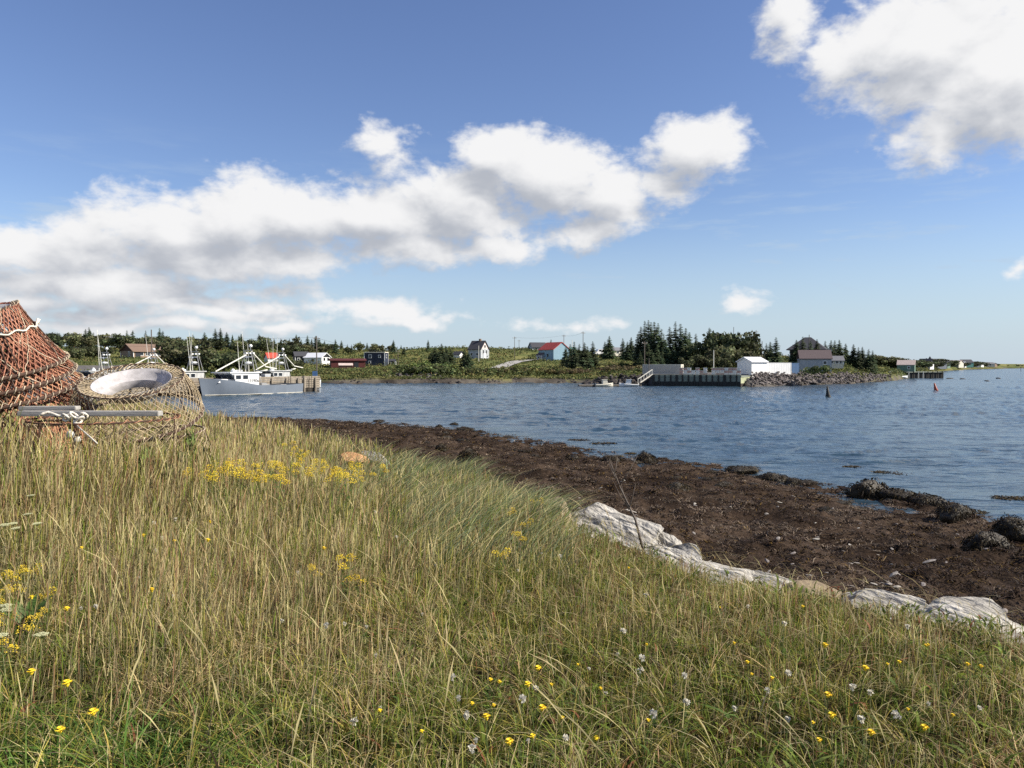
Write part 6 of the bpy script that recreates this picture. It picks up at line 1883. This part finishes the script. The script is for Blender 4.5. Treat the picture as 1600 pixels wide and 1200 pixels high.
def put(src, used, px, py, hz, label, cat, group, scale=1.0):
    """plant whose top shows at a pixel: walk down the ray until the ground is hz below"""
    d = ray(px, py); Y = np.linspace(1.8, 40, 1600); X = d[0] / d[1] * Y; zr = CAM_Z + d[2] / d[1] * Y
    e = zr - hz * scale - terrain(X, Y)
    k = np.argmax(e < 0) if (e < 0).any() else 1599
    if float(sdist(BANK, X[k:k + 1], Y[k:k + 1])[0]) < -.4: return None
    o = src if not used[0] else copy_tree(src)
    used[0] = True
    o.location = (X[k], Y[k], tz(X[k], Y[k])); o.rotation_euler = (random.uniform(-.12, .12), random.uniform(-.12, .12), random.uniform(0, 6.28)); o.scale = (scale,) * 3
    return tag(o, label, cat, group)
gs = [goldenrod(1), goldenrod(2, .7, 1.15)]; gu = [[False], [False]]
band = [(x, y) for x, y in [(290, 738), (318, 735), (330, 726), (342, 724), (352, 730), (362, 735), (374, 738), (386, 740), (395, 742), (345, 740), (322, 744), (412, 730), (436, 722), (448, 726), (458, 722), (468, 735), (480, 712), (500, 724), (506, 720), (520, 730), (534, 735), (541, 742), (552, 727), (566, 732), (600, 728), (462, 705), (476, 708), (452, 695), (405, 748), (425, 742), (440, 745), (380, 728), (492, 738), (515, 742), (548, 742), (575, 742)]]
for i, (x, y) in enumerate(band):
    put(gs[i % 2], gu[i % 2], x, y, .68, 'yellow flowering goldenrod in the band below the orange rock', 'wild flower', 'goldenrod band along the brow of the bank', random.uniform(.62, .82))
for i, (x, y, lab, s) in enumerate(((546, 872, 'bright goldenrod standing alone in the middle of the meadow', .62), (566, 902, 'small goldenrod just right of the lone bright one', .45), (492, 885, 'goldenrod tuft left of the lone bright one', .5), (770, 862, 'goldenrod near the arching beach grass', .5), (812, 835, 'goldenrod tallest by the brown boulder', .55), (838, 780, 'goldenrod at the brow beside the brown boulder', .5), (796, 800, 'leaning goldenrod among arching grass', .5), (820, 815, 'second goldenrod by the brown boulder', .45))):
    put(gs[i % 2], gu[i % 2], x, y, .68, lab, 'wild flower', None, s)
for i, (x, y) in enumerate(((8, 905), (22, 898), (35, 892), (48, 890), (12, 920), (30, 915), (5, 935), (66, 925), (20, 965), (45, 975), (55, 960), (10, 1000))):
    put(gs[i % 2], gu[i % 2], x, y, .68, 'loose yellow goldenrod in the clump at the left edge', 'wild flower', 'goldenrod clump at the left edge', .42)
ds, du = daisy(5), [False]
big = [(1293, 1028, 'yellow flower above a pair at the lower right'), (1325, 1056, 'paired yellow flower at the lower right'), (1292, 1100, 'yellow flower under the pair at the lower right'), (1348, 1161, 'largest yellow flower near the bottom right'), (1458, 1153, 'yellow flower right of the largest one'), (1306, 1130, 'half open yellow bud below the pair'), (840, 1052, 'yellow flower upper of three at bottom centre'), (847, 1090, 'middle yellow flower of three at bottom centre'), (833, 1117, 'lowest small yellow flower of three at bottom centre'), (806, 1176, 'yellow flower nearest the bottom edge at centre'), (761, 1150, 'yellow flower low in the dark tuft at centre')]
for x, y, lab in big:
    put(ds, du, x, y, .40, lab, 'wild flower', None, .88)
for i in range(40):
    x, y = random.uniform(600, 1590), random.uniform(880, 1180)
    if x < 900 and y < 980: continue
    if y < 850 + (x - 860) * .24: continue
    put(ds, du, x, y, .36, 'small yellow flower dotted through the meadow grass', 'wild flower', 'small yellow flowers dotted through the grass', random.uniform(.45, .7))
for x, y in ((167, 1134), (50, 1080), (108, 1165), (115, 1092), (55, 950), (100, 967), (230, 945), (260, 855), (505, 870), (131, 868), (235, 850), (328, 828), (325, 860)):
    put(ds, du, x, y, .38, 'small yellow flower on the left side of the meadow', 'wild flower', 'small yellow flowers on the left', random.uniform(.7, 1.0))
fs, fu = fluff(9), [False]
for x, y, lab in ((1331, 1092, 'white seed clock near the paired yellow flowers'), (1362, 1144, 'biggest white fluffy head beside the largest yellow flower'), (1023, 1130, 'white fluffy head at lower right of centre'), (1000, 1040, 'white fluffy head in the rusty grass right of centre'), (975, 1000, 'white tufted head above right of centre'), (814, 1107, 'white fluffy head beside the row of three yellow flowers'), (500, 994, 'white fluffy head left of centre'), (1017, 938, 'round white head high on the right meadow'), (755, 1192, 'white round head at the bottom edge'), (720, 1075, 'ragged white head in the middle bottom meadow')):
    put(fs, fu, x, y, .38, lab, 'seed head', None, .82)
for i in range(78):
    x, y = random.uniform(120, 1590), random.uniform(800, 1180)
    if y < 850 + (x - 860) * .24: continue
    if x < 500 and y > 1020: continue
    put(fs, fu, x, y, .36, 'small white seed head dotted through the meadow grass', 'seed head', 'white seed heads dotted through the grass', random.uniform(.45, .8))
us, uu_ = umbel(4), [False]
for x, y, lab in ((8, 822, 'creamy wild carrot flower at the left edge, leftmost of four'), (25, 820, 'creamy wild carrot flower second from the left edge'), (38, 827, 'widest creamy wild carrot flower near the left edge'), (63, 822, 'greenish closed wild carrot head right of the widest'), (48, 808, 'small white wild carrot above the widest one'), (55, 778, 'pale green wild carrot head highest at the left'), (24, 952, 'cream wild carrot beside the broad dock leaves'), (3, 955, 'white wild carrot cut off by the left edge'), (55, 1003, 'hazy wild carrot low on the left'), (8, 1000, 'faded wild carrot at the lower left edge')):
    put(us, uu_, x, y, .62, lab, 'wild flower', 'wild carrot at the left edge', .6)
# broad dock leaves at the left
t = empty('dock_plant', (0, 0, 0), 0, 'broad leaved green dock plant at the left edge among goldenrod', 'plant')
for k in range(9):
    a = -.4 + k * .72; mb = MB(); d = Vector((math.cos(a), math.sin(a), 0)); s = Vector((-d.y, d.x, 0)); P = []
    L = random.uniform(.26, .42)
    for tt, ww in ((0, .1), (.2, .55), (.45, 1), (.7, .8), (.9, .35), (1, .02)):
        c = d * (L * .55 * tt ** 1.4) + Vector((0, 0, L * (1.25 * tt - .35 * tt ** 3) + .08)); w = .085 * ww
        P += [c - s * w / 2 + Vector((0, 0, .012 * ww)), c, c + s * w / 2 + Vector((0, 0, .012 * ww))]
    mb.add(P, [(3 * i + j, 3 * i + j + 1, 3 * i + j + 4, 3 * i + j + 3) for i in range(5) for j in range(2)])
    mb.build('leaf', LEAFG, t, True, fix=False)
g = ground_at(40, 1030, 3, 9); t.location = (g.x, g.y, tz(g.x, g.y)); t.scale = (.75,) * 3
# bare twigs at the brow by the white slabs
def twig(label, px, py, h, seed, Yz=2.0):
    rs = random.Random(seed); p = bank_pt(px, py, Yz); p.z = max(tz(p.x, p.y), 1.2); mb = MB()
    tip = Vector((-h * .38, .05, h))
    stem = [Vector((0, 0, -.05)), tip * .35 + Vector((.03, 0, 0)), tip * .7, tip]
    mb.tube(stem, [.016, .012, .008, .003], 5)
    for k in range(7):
        t_ = rs.uniform(.3, .95); b0 = tip * t_; e = b0 + Vector((rs.uniform(-.15, .25), rs.uniform(-.15, .15), rs.uniform(.15, .38))) * h
        mb.tube([b0, b0.lerp(e, .5) + Vector((0, 0, -.02)), e], [.006, .004, .0015], 4)
    o = mb.build('bare_twig', BARK, smooth=True); o.location = p
    tag(o, label, 'twig')
twig('bare dark branching twig leaning in front of the pale slabs', 1008, 882, .95, 3)
twig('smaller bare twig at the top of the long slab', 940, 835, .42, 8)
